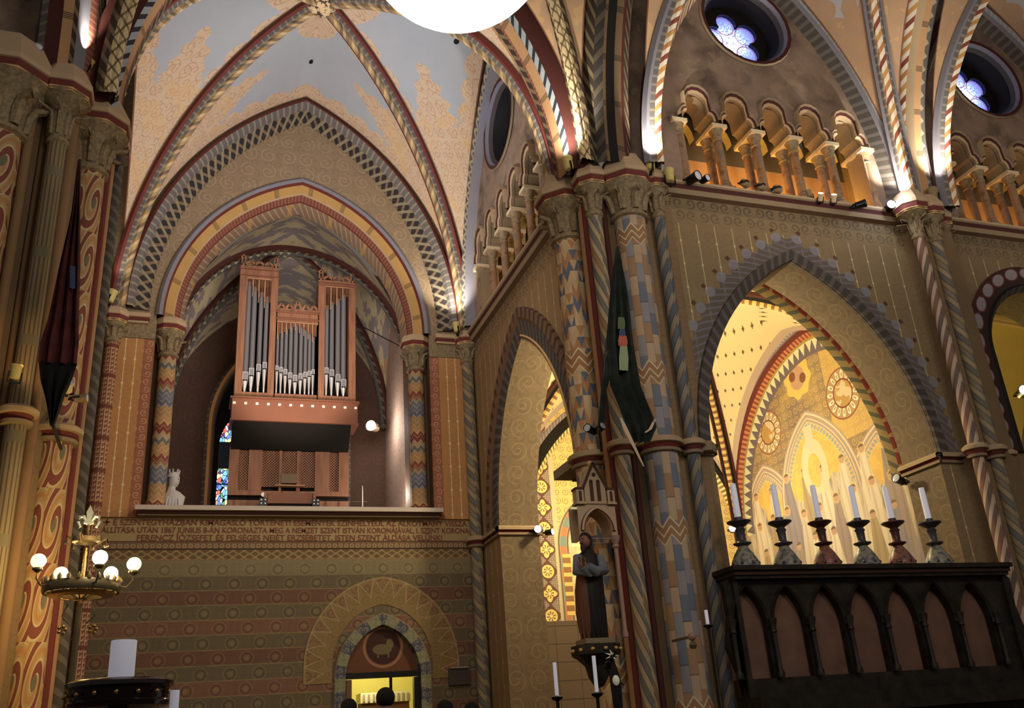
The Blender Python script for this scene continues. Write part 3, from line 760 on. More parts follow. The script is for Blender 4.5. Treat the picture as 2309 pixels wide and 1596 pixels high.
# oculus rings, dark splays and glass
def _ocg(t):
    u, v = t.uv()
    r = (u*u+v*v).sqrt()
    n = X(t.nt, t.vor(7, t.vec(u*2, v*2), 'DISTANCE_TO_EDGE'))
    c = t.mix(n.lt(.07), t.soft(r, [(.10, 'f4faff'), (.24, 'b8dcff'), (.36, '3458f0'), (.55, '1c2ca8')]), '2a3c9a')
    return t.mix(r.lt(.2)*n.line(.2, .05), c, '7ad0f0')
OCG = mat('oculus_glass_daylit', _ocg, emit=4.2, age=0)
OCRIM = mat('oculus_rose_rim_glass', 'a06a9c', emit=.7, age=0)
def oculus(n, mp, pc, zc, r):
    w = struct(empty('window_%d' % n))
    mb = MB()
    A0 = [(pc+q*cos(2*pi*i/28), zc+q*sin(2*pi*i/28), d) for q, d in ((r+.10, -.02), (r+.08, -.06), (r+.01, -.05), (r-.03, .02), (r-.08, .1), (r-.14, .42)) for i in range(28)]
    rows = [[mp(*A0[k*28+i]) for k in range(6)] for i in list(range(28))+[0]]
    mb.grid(rows, None, matcols=[STONE_D, REDD, GREY, HOODD, DARK])
    mb.build('window_frame', w, sharp=40)
    # five-lobed opening in a dark plate
    mb = MB(); d0 = .42; hole = []
    R1, rl = r*.44, r*.25; k = 9
    for j in range(5):
        a0 = pi/2+.25+2*pi*j/5
        for i in range(k+1):
            b = a0-pi*.62+pi*1.24*i/k
            hole.append((pc+R1*cos(a0)+rl*cos(b), zc+R1*sin(a0)+rl*sin(b)))
    wall_holes(mb, circ(pc, zc, r-.1, 40), [hole], mp, .08, DARK, IRON, dfront=d0)
    mb.build('tracery', w, smooth=False)
    mb = MB(); L = circ(pc, zc, r-.15, 24)
    mb.add([mp(p, z, d0+.10) for p, z in L], [tuple(range(24))], OCG, [[((p-pc), (z-zc)) for p, z in L]]); 
    mb.build('window_pane', w, smooth=False)
    mb = MB()
    for j in range(5):
        a0 = pi/2+.25+2*pi*j/5
        q = [(pc+R1*cos(a0)+x*cos(2*pi*i/16), zc+R1*sin(a0)+x*sin(2*pi*i/16)) for x in (rl*1.0, rl*.88) for i in range(16)]
        P = [mp(p, z, d0+.09) for p, z in q]
        mb.add(P, [(i, (i+1) % 16, 16+(i+1) % 16, 16+i) for i in range(16)], OCRIM)
    mb.build('coloured_glass_ring', w, smooth=False)
oculus(2, mB, 9.2, 13.3, .88); oculus(3, mB, 14.8, 13.1, .88); oculus(4, mC, 15.05, 13.15, .88)
# left wall of the bay
mb = MB(); mb.box((-2.3, 14.6, 8), (.1, 6.9, 16.2), WA_UP); struct(mb.build('wall_left', smooth=False))

# ------------------------------------------------------------------ vaults
def vault(name, corners, boss, apz, webmat, formerets, ribp, tol=None):
    mb = MB(); rb = MB()
    for i in range(4):
        a, b = Vector(corners[i]), Vector(corners[(i+1) % 4]); ap = (a+b)/2; ap.z = apz[i]
        if apz[i] is not None:
            for q in (a, b): web(mb, arc3(q, ap), arc3(q, boss), webmat, 16)
        sweep_rib(rb, arc3(a, boss, 30), ribp)
    c = struct(mb.build(name, sharp=60)); rb.build('vault_rib', c, sharp=25)
    return c
BOSS = Vector((1.76, 14.62, 15.2))
vA = vault('ceiling', [(-1.75, 17.85, 9.5), (5.4, 17.85, 9.5), (5.35, 11.95, 9.5), (-1.6, 11.95, 9.5)], BOSS, (15.3, 15.35, 15.2, 15.35), WEB_A, None, rib_prof(.17, .22, REDL, RIB_DASH, RIB_OCHRE))
mb = MB(); mb.lathe([(.0, -.30), (.12, -.30), (.2, -.26), (.27, -.2), (.3, -.12), (.3, .05), (.0, .05)], mat('boss_carved', lambda t: t.mix(t.noise(14).gt(.52), 'd8b88a', '4a3a2a')), BOSS, 20); mb.build('boss', vA)
# vent holes in the web
mb = MB()
for px, py in ((702, 137), (1029, 92)):
    pass
for p, nrm in (((1.8, 16.71, 15.39), (.43, -.05, -.9)), ((4.7, 15.12, 15.21), (-.04, -.61, -.79))):
    mb = MB(); q_ = Vector(nrm).to_track_quat('Z', 'Y').to_matrix(); mb.lathe([(.03, .0), (.055, .0), (.06, .012), (.045, .016), (.001, .006)], DARK, p, 16, M=q_); mb.build('vent_hole', vA)
# formeret on the side wall
FC = Arch(14.75, 3.0, 5.9, 9.6)
mb = MB(); sweep_arch(mb, FC, [(5.98, .02, REDD), (5.95, -.2, RIB_GREYP), (5.85, -.24, RIB_GREYP), (5.72, -.2, GREY), (5.66, -.06, GREY), (5.64, .03, GREY)], mC)
FB = Arch(9.25, 2.42, 6.3, 10.0)
sweep_arch(mb, FB, [(6.50, .02, REDD), (6.46, -.26, REDD), (6.38, -.30, RIB_GB), (6.30, -.26, GREY), (6.24, -.2, RIB_WHITE), (6.16, -.06, RIB_WHITE), (6.1, .03, HOODD)], mB, leg=.5, half=[(6.50, .02, REDD), (6.46, -.26, REDD), (6.38, -.30, RIB_GB), (6.30, -.26, GREY), (6.24, -.2, HOODD), (6.16, -.06, HOODD), (6.1, .03, HOODD)])
FB2 = Arch(14.9, 2.45, 6.3, 10.0)
sweep_arch(mb, FB2, [(6.50, .02, REDD), (6.46, -.26, REDD), (6.38, -.30, RIB_GB), (6.30, -.26, GREY), (6.24, -.2, RIB_WHITE), (6.16, -.06, RIB_WHITE), (6.1, .03, HOODD)], mB, leg=.5, half=[(6.50, .02, REDD), (6.46, -.26, REDD), (6.38, -.30, RIB_GB), (6.30, -.26, GREY), (6.24, -.2, HOODD), (6.16, -.06, HOODD), (6.1, .03, HOODD)])
struct(mb.build('trim_9', sharp=25))
# broad transverse arch between the bay and the crossing
FT = Arch(1.93, 3.42, 6.1, 9.5)
mb = MB()
sweep_arch(mb, FT, [(6.45, 12.15, RIB_DARKLEAF), (6.2, 12.05, RIB_DARKLEAF), (6.05, 11.95, OBAND), (5.98, 11.8, RIB_DARKLEAF), (5.98, 11.68, REDBAND), (5.98, 11.62, OBAND), (6.02, 11.42, RIB_BLUE), (5.98, 11.36, RIB_BLUE), (6.04, 11.26, REDD), (6.3, 11.18, REDD), (6.45, 11.15, REDD)], lambda p, z, d: (p, d, z), n=30)
struct(mb.build('trim_10', sharp=25))
mb = MB(); mb.box((-5.6, 11.9, 8), (6.0, .1, 16.2), UPPER); struct(mb.build('wall_nave_left', smooth=False))
# crossing and nave vaults
ribd = rib_prof(.2, .28, RIB_DARKLEAF, SPIRAL2, RIB_LEAF)
vX = vault('ceiling_crossing', [(-1.5, 11.1, 9.5), (5.5, 11.1, 9.5), (5.5, 4.2, 9.5), (-1.5, 4.2, 9.5)], Vector((2.0, 7.7, 15.3)), (15.2, 15.2, 15.2, 15.2), WEB_N, None, rib_prof(.13, .2, RIB_DARKLEAF, RIB_LEAF, RIB_LEAF))
vN = vault('ceiling_nave', [(6.55, 10.95, 9.5), (11.75, 11.0, 9.5), (11.75, 4.2, 9.5), (6.55, 4.2, 9.5)], Vector((9.35, 7.7, 15.3)), (15.2, 15.2, 15.2, 15.2), WEB_N, None, rib_prof(.17, .22, GREY, RIB_DASH, RIB_WHITE))
vN2 = vault('ceiling_nave_far', [(12.5, 11.0, 9.5), (17.4, 11.0, 9.5), (17.4, 4.2, 9.5), (12.5, 4.2, 9.5)], Vector((14.9, 7.7, 15.3)), (15.2, 15.2, 15.2, 15.2), WEB_N, None, rib_prof(.17, .22, GREY, RIB_DASH, RIB_WHITE))
mb = MB()
BND = [(6.45, .62, RIB_GREYP), (6.1, .54, SPIRALD), (5.95, .46, RIB_DASH), (5.85, .3, REDD), (5.85, .22, REDD), (5.82, 0, OBAND), (5.85, -.2, RIB_DARKLEAF), (5.85, -.3, GREY), (5.95, -.5, REDBAND), (6.1, -.62, RIB_DARKLEAF), (6.45, -.7, RIB_DARKLEAF)]
for x, pr in ((-2.1, BND), (5.97, [(6.45, .72, RIB_DARKLEAF), (6.1, .62, RIB_DARKLEAF), (5.95, .5, SPIRALD), (5.85, .3, OBANDD), (5.85, .22, DARK), (5.82, 0, OBANDD), (5.85, -.22, REDD), (5.85, -.3, RIB_DARKLEAF), (5.95, -.5, GREY), (6.1, -.62, REDD), (6.45, -.72, REDD)]), (12.12, [(6.45, .36, RIB_DASH), (6.1, .3, RIB_WHITE), (5.95, .22, STONE), (5.85, .12, OBAND), (5.82, 0, RIB_GREYP), (5.85, -.12, REDD), (5.95, -.22, RIB_WHITE), (6.1, -.3, RIB_WHITE), (6.45, -.36, REDD)])):
    A_ = Arch(7.65, 3.3, 5.85, 9.5)
    k_ = .62 if x < 10 else 1.; sweep_arch(mb, A_, pr, (lambda p, z, d, x=x, k_=k_: (x-d*k_, p, z)), n=30)
struct(mb.build('trim_11', sharp=25))
# ------------------------------------------------------------------ piers and shafts
def shaft(parent, x, y, r, m, z0=0., z1=8.75, n=20, name='shaft'):
    mb = MB(); mb.lathe([(r*1.25, z0), (r*1.25, z0+.25), (r, z0+.4), (r, z1)], m, (x, y, 0), n, phase=-pi/2)
    return mb.build(name, parent, sharp=40)
def capital(parent, x, y, r, R, zc=8.75, n=16, bell=CAPM, sl=.75):
    mb = MB(); h = 9.24-zc
    mb.lathe([(r, zc-.06), (r*1.22, zc-.04), (r*1.22, zc+.01), (r*1.02, zc+.03), (r*1.08, zc+h*.45), (r*1.3, zc+h*.75), (R*.93, zc+h*.97), (R*.9, zc+h)], bell, (x, y, 0), n)
    for k in range(8):        # carved leaves curling out of the bell
        a = 2*pi*k/8
        p = [Vector((x+q*cos(a), y+q*sin(a), zc+z)) for q, z in ((r*1.02, .06), (r*1.12, h*.4), (r*1.35, h*.62), (R*.98, h*.66), (R*.93, h*.5))]
        mb.tube(p, [r*.22, r*.26, r*.22, r*.16, r*.08], bell, 6)
    mb.build('capital', parent, sharp=45)
    mb = MB()
    mb.lathe([(R*.9, 9.20), (R*.93, 9.24), (R*.94, 9.25), (R*.98, 9.335), (R*1.03, 9.34), (R*1.03, 9.41), (R*(1.03-.5*sl), 9.41+R*sl), (.02, 9.41+R*sl)], ABACUS, (x, y, 0), 8, mats=[GOLDL, GOLDL, REDL, ABACUS, ABACUS, ABACUS, ABACUS], phase=pi/8)
    mb.build('abacus', parent, sharp=20)
def annulet(parent, x, y, r, z=4.95):
    mb = MB()
    mb.lathe([(r, z-.15), (r+.05, z-.14), (r+.06, z-.1), (r+.03, z-.08), (r+.06, z-.03), (r+.1, z-.02), (r+.11, z+.03), (r+.06, z+.07), (r, z+.08)], STONE, (x, y, 0), 20, mats=[STONE_D, STONE_D, REDL, REDL, STONE, STONE, STONE, STONE])
    mb.build('shaft_ring', parent, sharp=40)
def pier(label, cat='pier'):
    e = empty('clustered_pier'); tag(e, label, cat, kind='structure'); return e
def core(parent, poly, m, z1=9.25):
    mb = MB(); mb.prism(poly, 0, z1, m); return mb.build('pier_core', parent, smooth=False)
STRIPD = mat('shaded_ochre_strip', '86643e')  # darker copy of the orange strip, left pier shade in the colour
PIERM = mat('pier_ochre_paint', _beads('846a46', 'b0966a', 9.0))
# pier between the nave wall and the side wall
PR = pier('massive painted cluster of shafts carrying the green flag and the niche statue', 'pier')
core(PR, [(5.55,12.7),(5.55,12.0),(5.85,11.55),(6.05,11.3),(6.35,11.3),(6.95,11.29),(7.06,11.31),(7.06,12.05),(6.3,12.3)], PIERM)
for xl, xr, py, y, m, R, zc in ((1246, 1313, 520, 12.05, TRIC, .50, 8.62), (1327, 1361, 520, 11.38, SPIRAL, .30, 8.75), (1381, 1453, 485, 11.28, TILEC, .46, 8.68), (1478, 1506, 540, 11.2, SPIRAL2, .25, 8.75)):
    x, yy, r = shaft_px(xl, xr, py, y)
    shaft(PR, x, yy, r, m, z1=zc); capital(PR, x, yy, r, R, zc); annulet(PR, x, yy, r)
for px, py, y, m, w in ((1317, 520, 11.62, ORANGE, .075), (1323, 520, 11.52, REDL, .05), (1366, 520, 11.42, REDD, .045), (1375, 520, 11.55, REDD, .03)):
    p = at(px, py, y=y); shaft(PR, p.x, p.y, w, m, z1=9.24, n=10, name='roll_moulding')
mb = MB(); mb.prism([(5.2,12.9),(5.2,12.2),(5.6,11.7),(6.0,11.35),(6.7,11.2),(6.95,11.1),(7.15,11.3),(7.15,12.1),(6.4,12.9)], 4.86, 5.0, STONE_D); mb.build('string_course', PR, smooth=False)
# left pier
PL = pier('left foreground pier of swirl-painted and fluted shafts behind the crimson flag', 'pier')
core(PL, [(-3.6,12.6),(-3.6,11.2),(-2.6,11.15),(-2.2,11.1),(-2.0,11.2),(-1.75,11.45),(-1.6,11.8),(-1.42,12.3),(-1.6,12.6)], PIERM)
for xl, xr, py, y, m, R, zc in ((-75, 50, 330, 10.9, SWIRL, .62, 8.55), (106, 151, 330, 10.95, FLUTE, .36, 8.6), (170, 240, 380, 11.62, SWIRL, .46, 8.62)):
    x, yy, r = shaft_px(xl, xr, py, y)
    shaft(PL, x, yy, r, m, z1=zc, n=28); capital(PL, x, yy, r, R, zc); annulet(PL, x, yy, r)
for px, py, y, m, w in ((62, 330, 10.95, STRIPD, .06), (98, 330, 11.1, STRIPD, .05), (160, 330, 11.15, STRIPD, .07), (228, 500, 11.8, REDL, .05), (238, 480, 11.95, ORANGE, .05), (254, 470, 12.1, HOODD, .08)):
    p = at(px, py, y=y); shaft(PL, p.x, p.y, w, m, z1=9.3, n=10, name='roll_moulding')
mb = MB(); mb.lathe([(.03, 9.22), (.40, 9.22), (.42, 9.33), (.43, 9.41), (.28, 9.72), (.02, 9.72)], ABACUS, (-1.62, 12.1, 0), 8, mats=[STONE_D, REDL, ABACUS, ABACUS, ABACUS], phase=pi/8); mb.build('abacus', PL, sharp=20)
# second nave pier on the right
P2 = pier('slender spiral-striped shafts on the nave wall right of the candle arch', 'pier')
core(P2, [(11.6,11.35),(11.75,11.05),(12.1,10.95),(12.5,11.05),(12.65,11.35)], PIERM)
for xl, xr, py, y, m, R, zc in ((2064, 2092, 562, 10.9, SPIRAL3, .30, 8.78), (2100, 2130, 562, 10.95, SPIRALW, .28, 8.78), (2138, 2156, 590, 11.15, SPIRAL2, .2, 8.8)):
    x, yy, r = shaft_px(xl, xr, py, y)
    shaft(P2, x, yy, r, m, z1=zc); capital(P2, x, yy, r, R, zc); annulet(P2, x, yy, r)
# corner shafts of the bay and the loft jamb colonnettes
for xl, xr, py, y, m, lab in ((233, 264, 820, 17.86, KEY, 'red-brown corner shaft with cream key pattern beside the loft'), (1041, 1067, 830, 17.8, SPIRALW, 'thin grey and ochre spiral corner shaft where end wall meets side wall')):
    e = empty('corner_shaft'); tag(e, lab, 'column', kind='structure')
    x, yy, r = shaft_px(xl, xr, py, y); shaft(e, x, yy, r, m, z1=8.8, n=16); capital(e, x, yy, r, .26, 8.85, sl=.35)
    if xl > 1000: annulet(e, x, yy, r)
for s, lab in ((-1, 'chevron-painted colonnette left of the organ beside the white bust'), (1, 'chevron-painted colonnette right of the organ on the loft opening')):
    e = empty('jamb_colonnette'); tag(e, lab, 'column', kind='structure')
    x = 1.8+s*2.53; y = 18.22; r = .165
    mb = MB(); mb.lathe([(r*1.3, 5.59), (r*1.3, 5.7), (r, 5.8), (r, 8.72)], CHEV, (x, y, 0), 20); mb.build('shaft', e, sharp=40)
    capital(e, x, y, r, .33, 8.75, sl=.25)
# ------------------------------------------------------------------ chapel behind the nave arch
CH_X, CH_Y = 12.0, 18.5
ACH = Arch(14.95, 3.5, 3.62, 5.13)
pt = lambda x, y: at(x, y, x=CH_X)
def _paint(t):
    x, y, z = t.pos()
    base = t.soft(t.noise(1.5, det=3), [(.3, '7c6a62'), (.55, '94805e'), (.75, 'b0924a')])
    gold = scroll(y, z, .2, 1.8, .16)
    c = t.mix(gold*.6, base, 'd8b24a')
    c = t.mix(y.lt(14.6)*z.gt(6.2)*.45, c, 'e8c040')
    # niche arches with gold grounds
    def niche(c, ax, ay, half, drop):
        p = pt(ax, ay); A = Arch(p.y, half, half*1.75, 0); z0 = p.z-A.apex(A.R)
        r, th = archd(t, y, z, p.y, A.c, z0); lo = z.lt(z0)*((y-p.y).abs().lt(half+.36)); hi = z.gt(z0)
        d = r*hi+((y-p.y).abs()+A.c)*z.lt(z0)
        c = t.mix(d.lt(A.R+.36), c, 'a8938a'); c = t.mix(d.line(A.R+.30, .02)+d.line(A.R+.2, .012), c, 'd8c8a0')
        wv = (th*9).sin()
        c = t.mix(d.lt(A.R+.14), c, 'cdbd8a'); c = t.mix(d.line(A.R+.07, .05)*((th*14+z*3).fract().lt(.5)), c, '8fa0a4'); c = t.mix(d.line(A.R+.07, .03)*((th*14+z*3).fract().line(.75, .12)), c, 'd8863c')
        g = t.mix(t.noise(5).gt(.5)*.35, 'd8b444', 'c0943c')
        return t.mix(d.lt(A.R), c, g)
    c = niche(c, 1726, 1085, .62, 0); c = niche(c, 1980, 998, .85, 0); c = niche(c, 1822, 966, 1.0, 0)
    # pale standing figures and drapery at the foot
    n = t.noise(1., t.vec(y*5.5, z*1.1, 3), 4); b = t.noise(1., t.vec(y*1.3, z*.8, 9), 3)
    lim = (z-5.25+(b-.5)*2.2)
    fig = t.soft(n, [(.3, '7c746c'), (.45, 'b0a48c'), (.55, 'c9bda4'), (.65, '8c8280'), (.8, 'a89478')])
    c = t.mix(lim.lt(.1), c, fig)
    for row, (zt_, sc_, of) in enumerate(((5.75, .62, .0), (5.1, .55, .3), (4.45, .6, .13))):
        q_ = y/sc_+of; h_ = ((q_.floor()*3.71+row).sin()*7.3).fract(); uu = (q_.fract()-.5)*sc_
        top = h_*.3+zt_; hd = (uu*uu+(z-top)*(z-top)).sqrt()
        bodyw = (top-.05-z)*.16+.09
        robe = t.ramp(h_, [(0, 'c4b8a0'), (.2, '9c8c84'), (.4, 'd6cbb2'), (.6, 'a8946c'), (.75, '8f8890'), (.88, 'b8a890')])
        fold = ((uu*34+(z*3).sin()).sin().gt(.5))*.25
        robe = t.mix(fold, robe, '6c6258')
        c = t.mix(uu.abs().lt(bodyw.min(.25))*z.lt(top-.06), c, robe)
        c = t.mix(hd.lt(.12)*(row < 2)*.6, c, 'd8b858'); c = t.mix(hd.lt(.085), c, 'b89478'); c = t.mix(hd.lt(.09)*(z-top).gt(.03), c, '7c6450')
    q = pt(1838, 1060); dy = y-q.y; dz = z-q.z
    halo = (dy*dy+(dz*.62)*(dz*.62)).sqrt()
    c = t.mix(halo.lt(.42)*halo.gt(.22)*dz.gt(-.5), c, 'd6c49c'); c = t.mix((dy.abs().lt(.14)*dz.gt(.4)*dz.lt(.95)), c, 'd2c2a4')
    # medallions
    for mx, my, rr, k in ((1732, 975, .44, 0), (1900, 886, .47, 0), (1797, 852, .52, 1)):
        p = pt(mx, my); a = y-p.y; bb = z-p.z; r = (a*a+bb*bb).sqrt(); th = bb.atan2(a)
        if k:
            e = (th*8).sin()*.03+rr*.86
            c = t.mix(r.lt(e), c, 'e0b848'); c = t.mix(r.lt(rr*.5), c, 'b99070')
            c = t.mix(((a-.16)*(a-.16)+(bb-.08)*(bb-.08)).lt(.012)+((a+.18)*(a+.18)+(bb+.06)*(bb+.06)).lt(.012), c, '7c4a28')
        else:
            c = t.mix(r.lt(rr*1.12), c, '8a4434'); c = t.mix(r.lt(rr*1.06), c, 'a88c60')
            bead = ((th*16/(2*pi)).fract()-.5).abs()*.36
            rd = ((r-rr*.8)*(r-rr*.8)+(bead*bead)).sqrt()
            c = t.mix(rd.line(.075, .025), c, 'e6dfc4'); c = t.mix(r.line(rr*.6, .02), c, '7a3c2c'); c = t.mix(r.lt(rr*.57), c, t.mix(t.noise(4).gt(.5), 'b08a3a', 'c9bb98'))
    # painted border following the wall rib
    r, th = archd(t, y, z, ACH.pc, ACH.c, ACH.z0)
    d = (ACH.R-r)
    c = t.mix(d.lt(.52)*z.gt(ACH.z0), c, '6f6470'); tr = (th*16).tri()
    c = t.mix((d-.2).lt(tr*.26)*d.gt(.2)*z.gt(ACH.z0), c, 'd8dcb4'); return t.mix(d.lt(.2)*z.gt(ACH.z0), c, 'a8963c')
PAINT = mat('chapel_mural', _paint, age=.12)
def _bwall(t):
    x, y, z = t.pos(); x = x-.19; z = z-.07
    c = t.mix(scroll(x, z, .2, 1.9, .13)*.8, 'e6c66a', '7a6438')
    # vertical strip of rosettes and quatrefoils
    s = x.gt(6.74)*x.lt(7.16); zz = z/.46; k = (zz.floor()*.5).fract().lt(.25)
    u = x-6.95; v = (zz.fract()-.5)*.46; r = (u*u+v*v).sqrt(); an = v.atan2(u)
    c = t.mix(s, c, t.mix(((x*24).fract().gt(.4)*(z*24).fract().gt(.4)), '8a6a5c', 'b8b8a8'))
    dm = u.abs()+v.abs()
    c = t.mix(s*dm.lt(.25), c, '6e4434')
    c = t.mix(s*r.lt(.14+k*((an*4).cos()*.035)), c, 'f0d66a'); c = t.mix(s*r.lt(.10)*((an*8).sin().gt(.2)), c, '8a6238'); c = t.mix(s*r.lt(.03), c, 'f6e6a0')
    c = t.mix(x.line(7.22, .05), c, 'cfc49c')
    rr, th = archd(t, x, z, 8.1, .35, 4.9)
    lo = z.lt(4.9)
    d = rr*z.gt(4.9)+((x-8.1).abs()+.35)*lo
    c = t.mix(d.lt(1.24), c, 'c8ba94'); c = t.mix(d.line(1.1, .07), c, t.mix((th*16).sin().gt(0), 'c8763c', '7f9a94')); c = t.mix(d.line(1.2, .02)+d.line(1.0, .02), c, '7a6a4c')
    c = t.mix(d.lt(.95)*z.gt(4.9), c, 'fbeeb4')
    col = x.line(7.4, .09)*z.lt(4.75)*z.gt(3.45); c = t.mix(col, c, t.mix((z/.2).tri().gt(.4), 'f0c850', '9a6a2c'))
    gh = t.noise(1., t.vec(x*4, z*1.2, 1), 3)
    c = t.mix(d.lt(.95)*lo*z.gt(3.4), c, t.soft(gh, [(.3, 'b8a888'), (.5, 'e6d69c'), (.7, 'a59a8a')]))
    return t.mix(z.lt(3.35), c, t.mix(((z/.36).fract().lt(.06)+(x/.5).fract().lt(.03)), '6a5844', '4c3e30'))
BWALL = mat('chapel_back_mural', _bwall, age=.12)
mb = MB(); mb.box((9.1, CH_Y+.05, 5.5), (6.2, .1, 11), BWALL); struct(mb.build('wall_chapel_back', smooth=False))
mb = MB(); mb.box((CH_X+.05, 15.3, 5.5), (.1, 6.6, 11), PAINT); struct(mb.build('wall_chapel_mural', smooth=False))
mb = MB(); rb = MB()
cc = [(6.35, 12.1, 5.0), (11.95, 12.1, 5.0), (11.95, 18.45, 5.0), (6.35, 18.45, 5.0)]; CB = Vector((9.15, 15.0, 9.4))
apz = (8.9, 8.86, 8.9, 8.9)
RIBC = rib_prof(.15, .2, REDD, DARK, mat('rib_gold_beads', lambda t: t.mix((t.uv()[1]/.16).fract().lt(.45), 'd8b860', '8a5a30')))
for i in range(4):
    a, b = Vector(cc[i]), Vector(cc[(i+1) % 4]); ap = (a+b)/2; ap.z = apz[i]
    for q in (a, b): web(mb, arc3(q, ap), arc3(q, CB), WEB_C, 12)
    sweep_rib(rb, arc3(a, CB), RIBC)
ORB = mat('rib_orange_dentil', lambda t: t.mix((t.uv()[1]/.12).fract().lt(.5), 'c8702c', '8a3a1c')); BLUD = mat('rib_blue_lattice', lambda t: t.mix((t.uv()[1]/.1+t.uv()[0]*9).fract().lt(.45), '8a86a0', 'b8b0b0'))
sweep_arch(rb, ACH, [(3.86, -.02, BLUD), (3.78, -.12, BLUD), (3.7, -.14, GREY), (3.67, -.13, REDL), (3.60, -.1, REDL), (3.57, -.08, ORB), (3.50, -.02, ORB), (3.46, .02, GOLDL)], lambda p, z, d: (CH_X+d, p, z))
ABK = Arch(9.3, 2.75, 3.7, 4.9)
sweep_arch(rb, ABK, [(3.95, -.02, BLUD), (3.85, -.12, DARK), (3.7, -.16, DARK), (3.62, -.12, mat('rib_gold_bead_edge', lambda t: t.mix((t.uv()[1]/.11).fract().lt(.5), 'f0e08a', '8a7a3c'))), (3.54, -.02, GOLDL), (3.5, .02, GOLDL)], lambda p, z, d: (p, CH_Y+d, z))
cv = struct(mb.build('ceiling_chapel', sharp=60)); rb.build('vault_rib', cv, sharp=25)
# the next chapel to the right
mb = MB(); mb.box((17.3, 16.5, 4.5), (10, .1, 9), mat('far_chapel_ochre', lambda t: t.mix((t.noise(3).gt(.5))*.4, 'd8c060', '9a8040'))); mb.box((12.25, 14.3, 4.5), (.1, 4.2, 9), STONE_D); struct(mb.build('wall_chapel_far', smooth=False))
mb = MB(); rb2 = MB()
c2 = [(12.4, 12.1, 5.0), (18.4, 12.1, 5.0), (18.4, 16.4, 5.0), (12.4, 16.4, 5.0)]; B2 = Vector((15.4, 14.3, 9.2))
for i in range(4):
    a, b = Vector(c2[i]), Vector(c2[(i+1) % 4]); ap = (a+b)/2; ap.z = 8.8
    for q in (a, b): web(mb, arc3(q, ap), arc3(q, B2), mat('far_chapel_vault', 'cdb45c'), 10)
    sweep_rib(rb2, arc3(a, B2), rib_prof(.15, .2, STONE_D, STONE, STONE))
c2v = struct(mb.build('ceiling_chapel_far', sharp=60)); rb2.build('vault_rib', c2v, sharp=25)
# ------------------------------------------------------------------ organ
def _wood(t):
    x, y, z = t.objpos(); n = t.noise(1., t.vec(x*14, y*14, z*1.6), 4)
    return t.soft(n, [(.3, '8a5638'), (.5, 'a26844'), (.7, 'b0764e')])
OWOOD = mat('organ_oak', _wood, rough=.5, age=.1); OWOODD = mat('organ_oak_dark', '96583a', rough=.5); OEDGE = mat('organ_pale_edge', 'd8a878', rough=.5)
TIN = mat('organ_tin', '9a9aa4', rough=.4, metal=.5, age=0, spec=.5); TINB = mat('organ_tin_foot', 'e8e8ee', rough=.3, metal=.4, age=0, spec=.5)
WHITEB = mat('white_button', 'f4eed8', emit=.5, age=0)
def lattice(mb, x0, x1, z0, z1, y, m, st=.055, w=.014):
    W = x1-x0; H = z1-z0; n = int((W+H)/st)
    for i in range(1, n):
        for sgn in (1, -1):
            d = i*st
            a = (max(0, d-H), min(d, H)); b = (min(d, W), max(0, d-W))
            if sgn < 0: a = (W-a[0], a[1]); b = (W-b[0], b[1])
            mb.bar((x0+a[0], y+sgn*.004, z0+a[1]), (x0+b[0], y+sgn*.004, z0+b[1]), w, m)
OY = 19.4
org = empty('pipe_organ', (1.85, OY, 5.3)); tag(org, 'tall oak pipe organ with tin pipes standing in the loft arch', 'organ')
def oz(py, px=660): return at(px, py, y=OY).z-5.3
def ox(px, py): return at(px, py, y=OY).x-1.85
zb, zt = oz(908), oz(912)
XL, XR = ox(527, 905), ox(802, 905)
T1 = ox(622, 800); T2 = ox(716, 800)       # inner faces of the towers
zLt, zRt, zM = oz(604, 580), oz(638, 760), oz(702, 668)
yf = 0.0
# case frames: left tower, right tower, centre field
def frame(name, x0, x1, z0, z1, bx, topw, openz0):
    mb = MB(); d = .5
    for a, b in ((x0, x0+bx), (x1-bx, x1)): mb.box(((a+b)/2, d/2, (z0+z1)/2), (b-a, d, z1-z0), OWOOD)
    mb.box(((x0+x1)/2, d/2, z1-topw/2), (x1-x0-2*bx, d-.02, topw), OWOOD); mb.box(((x0+x1)/2, d/2, (z0+openz0)/2), (x1-x0-2*bx, d-.02, openz0-z0), OWOOD)
    mb.box(((x0+x1)/2, .45, (openz0+z1-topw)/2), (x1-x0-2*bx, .05, z1-topw-openz0), DARK)
    for z in (z1-topw*.15, z1-topw*.75): mb.box(((x0+x1)/2, -.012, z), (x1-x0+.03, .035, .022), OWOODD)
    mb.box(((x0+x1)/2, -.004, z1-topw-.008), (x1-x0-2*bx, .02, .014), OEDGE)
    return mb.build(name, org, smooth=False)
zo = oz(888)
zlop, zrop, zmop = oz(628, 580), oz(640, 760)-.0, oz(727, 668)
zrop = oz(647, 760)
frame('tower_case', XL, T1, zb, zLt, .155, zLt-zlop, zo)
frame('tower_case', T2, XR, zb, zRt, .155, zRt-zrop, zo)
frame('centre_case', T1-.02, T2+.02, zb, zM, .02, zM-zmop, zo)
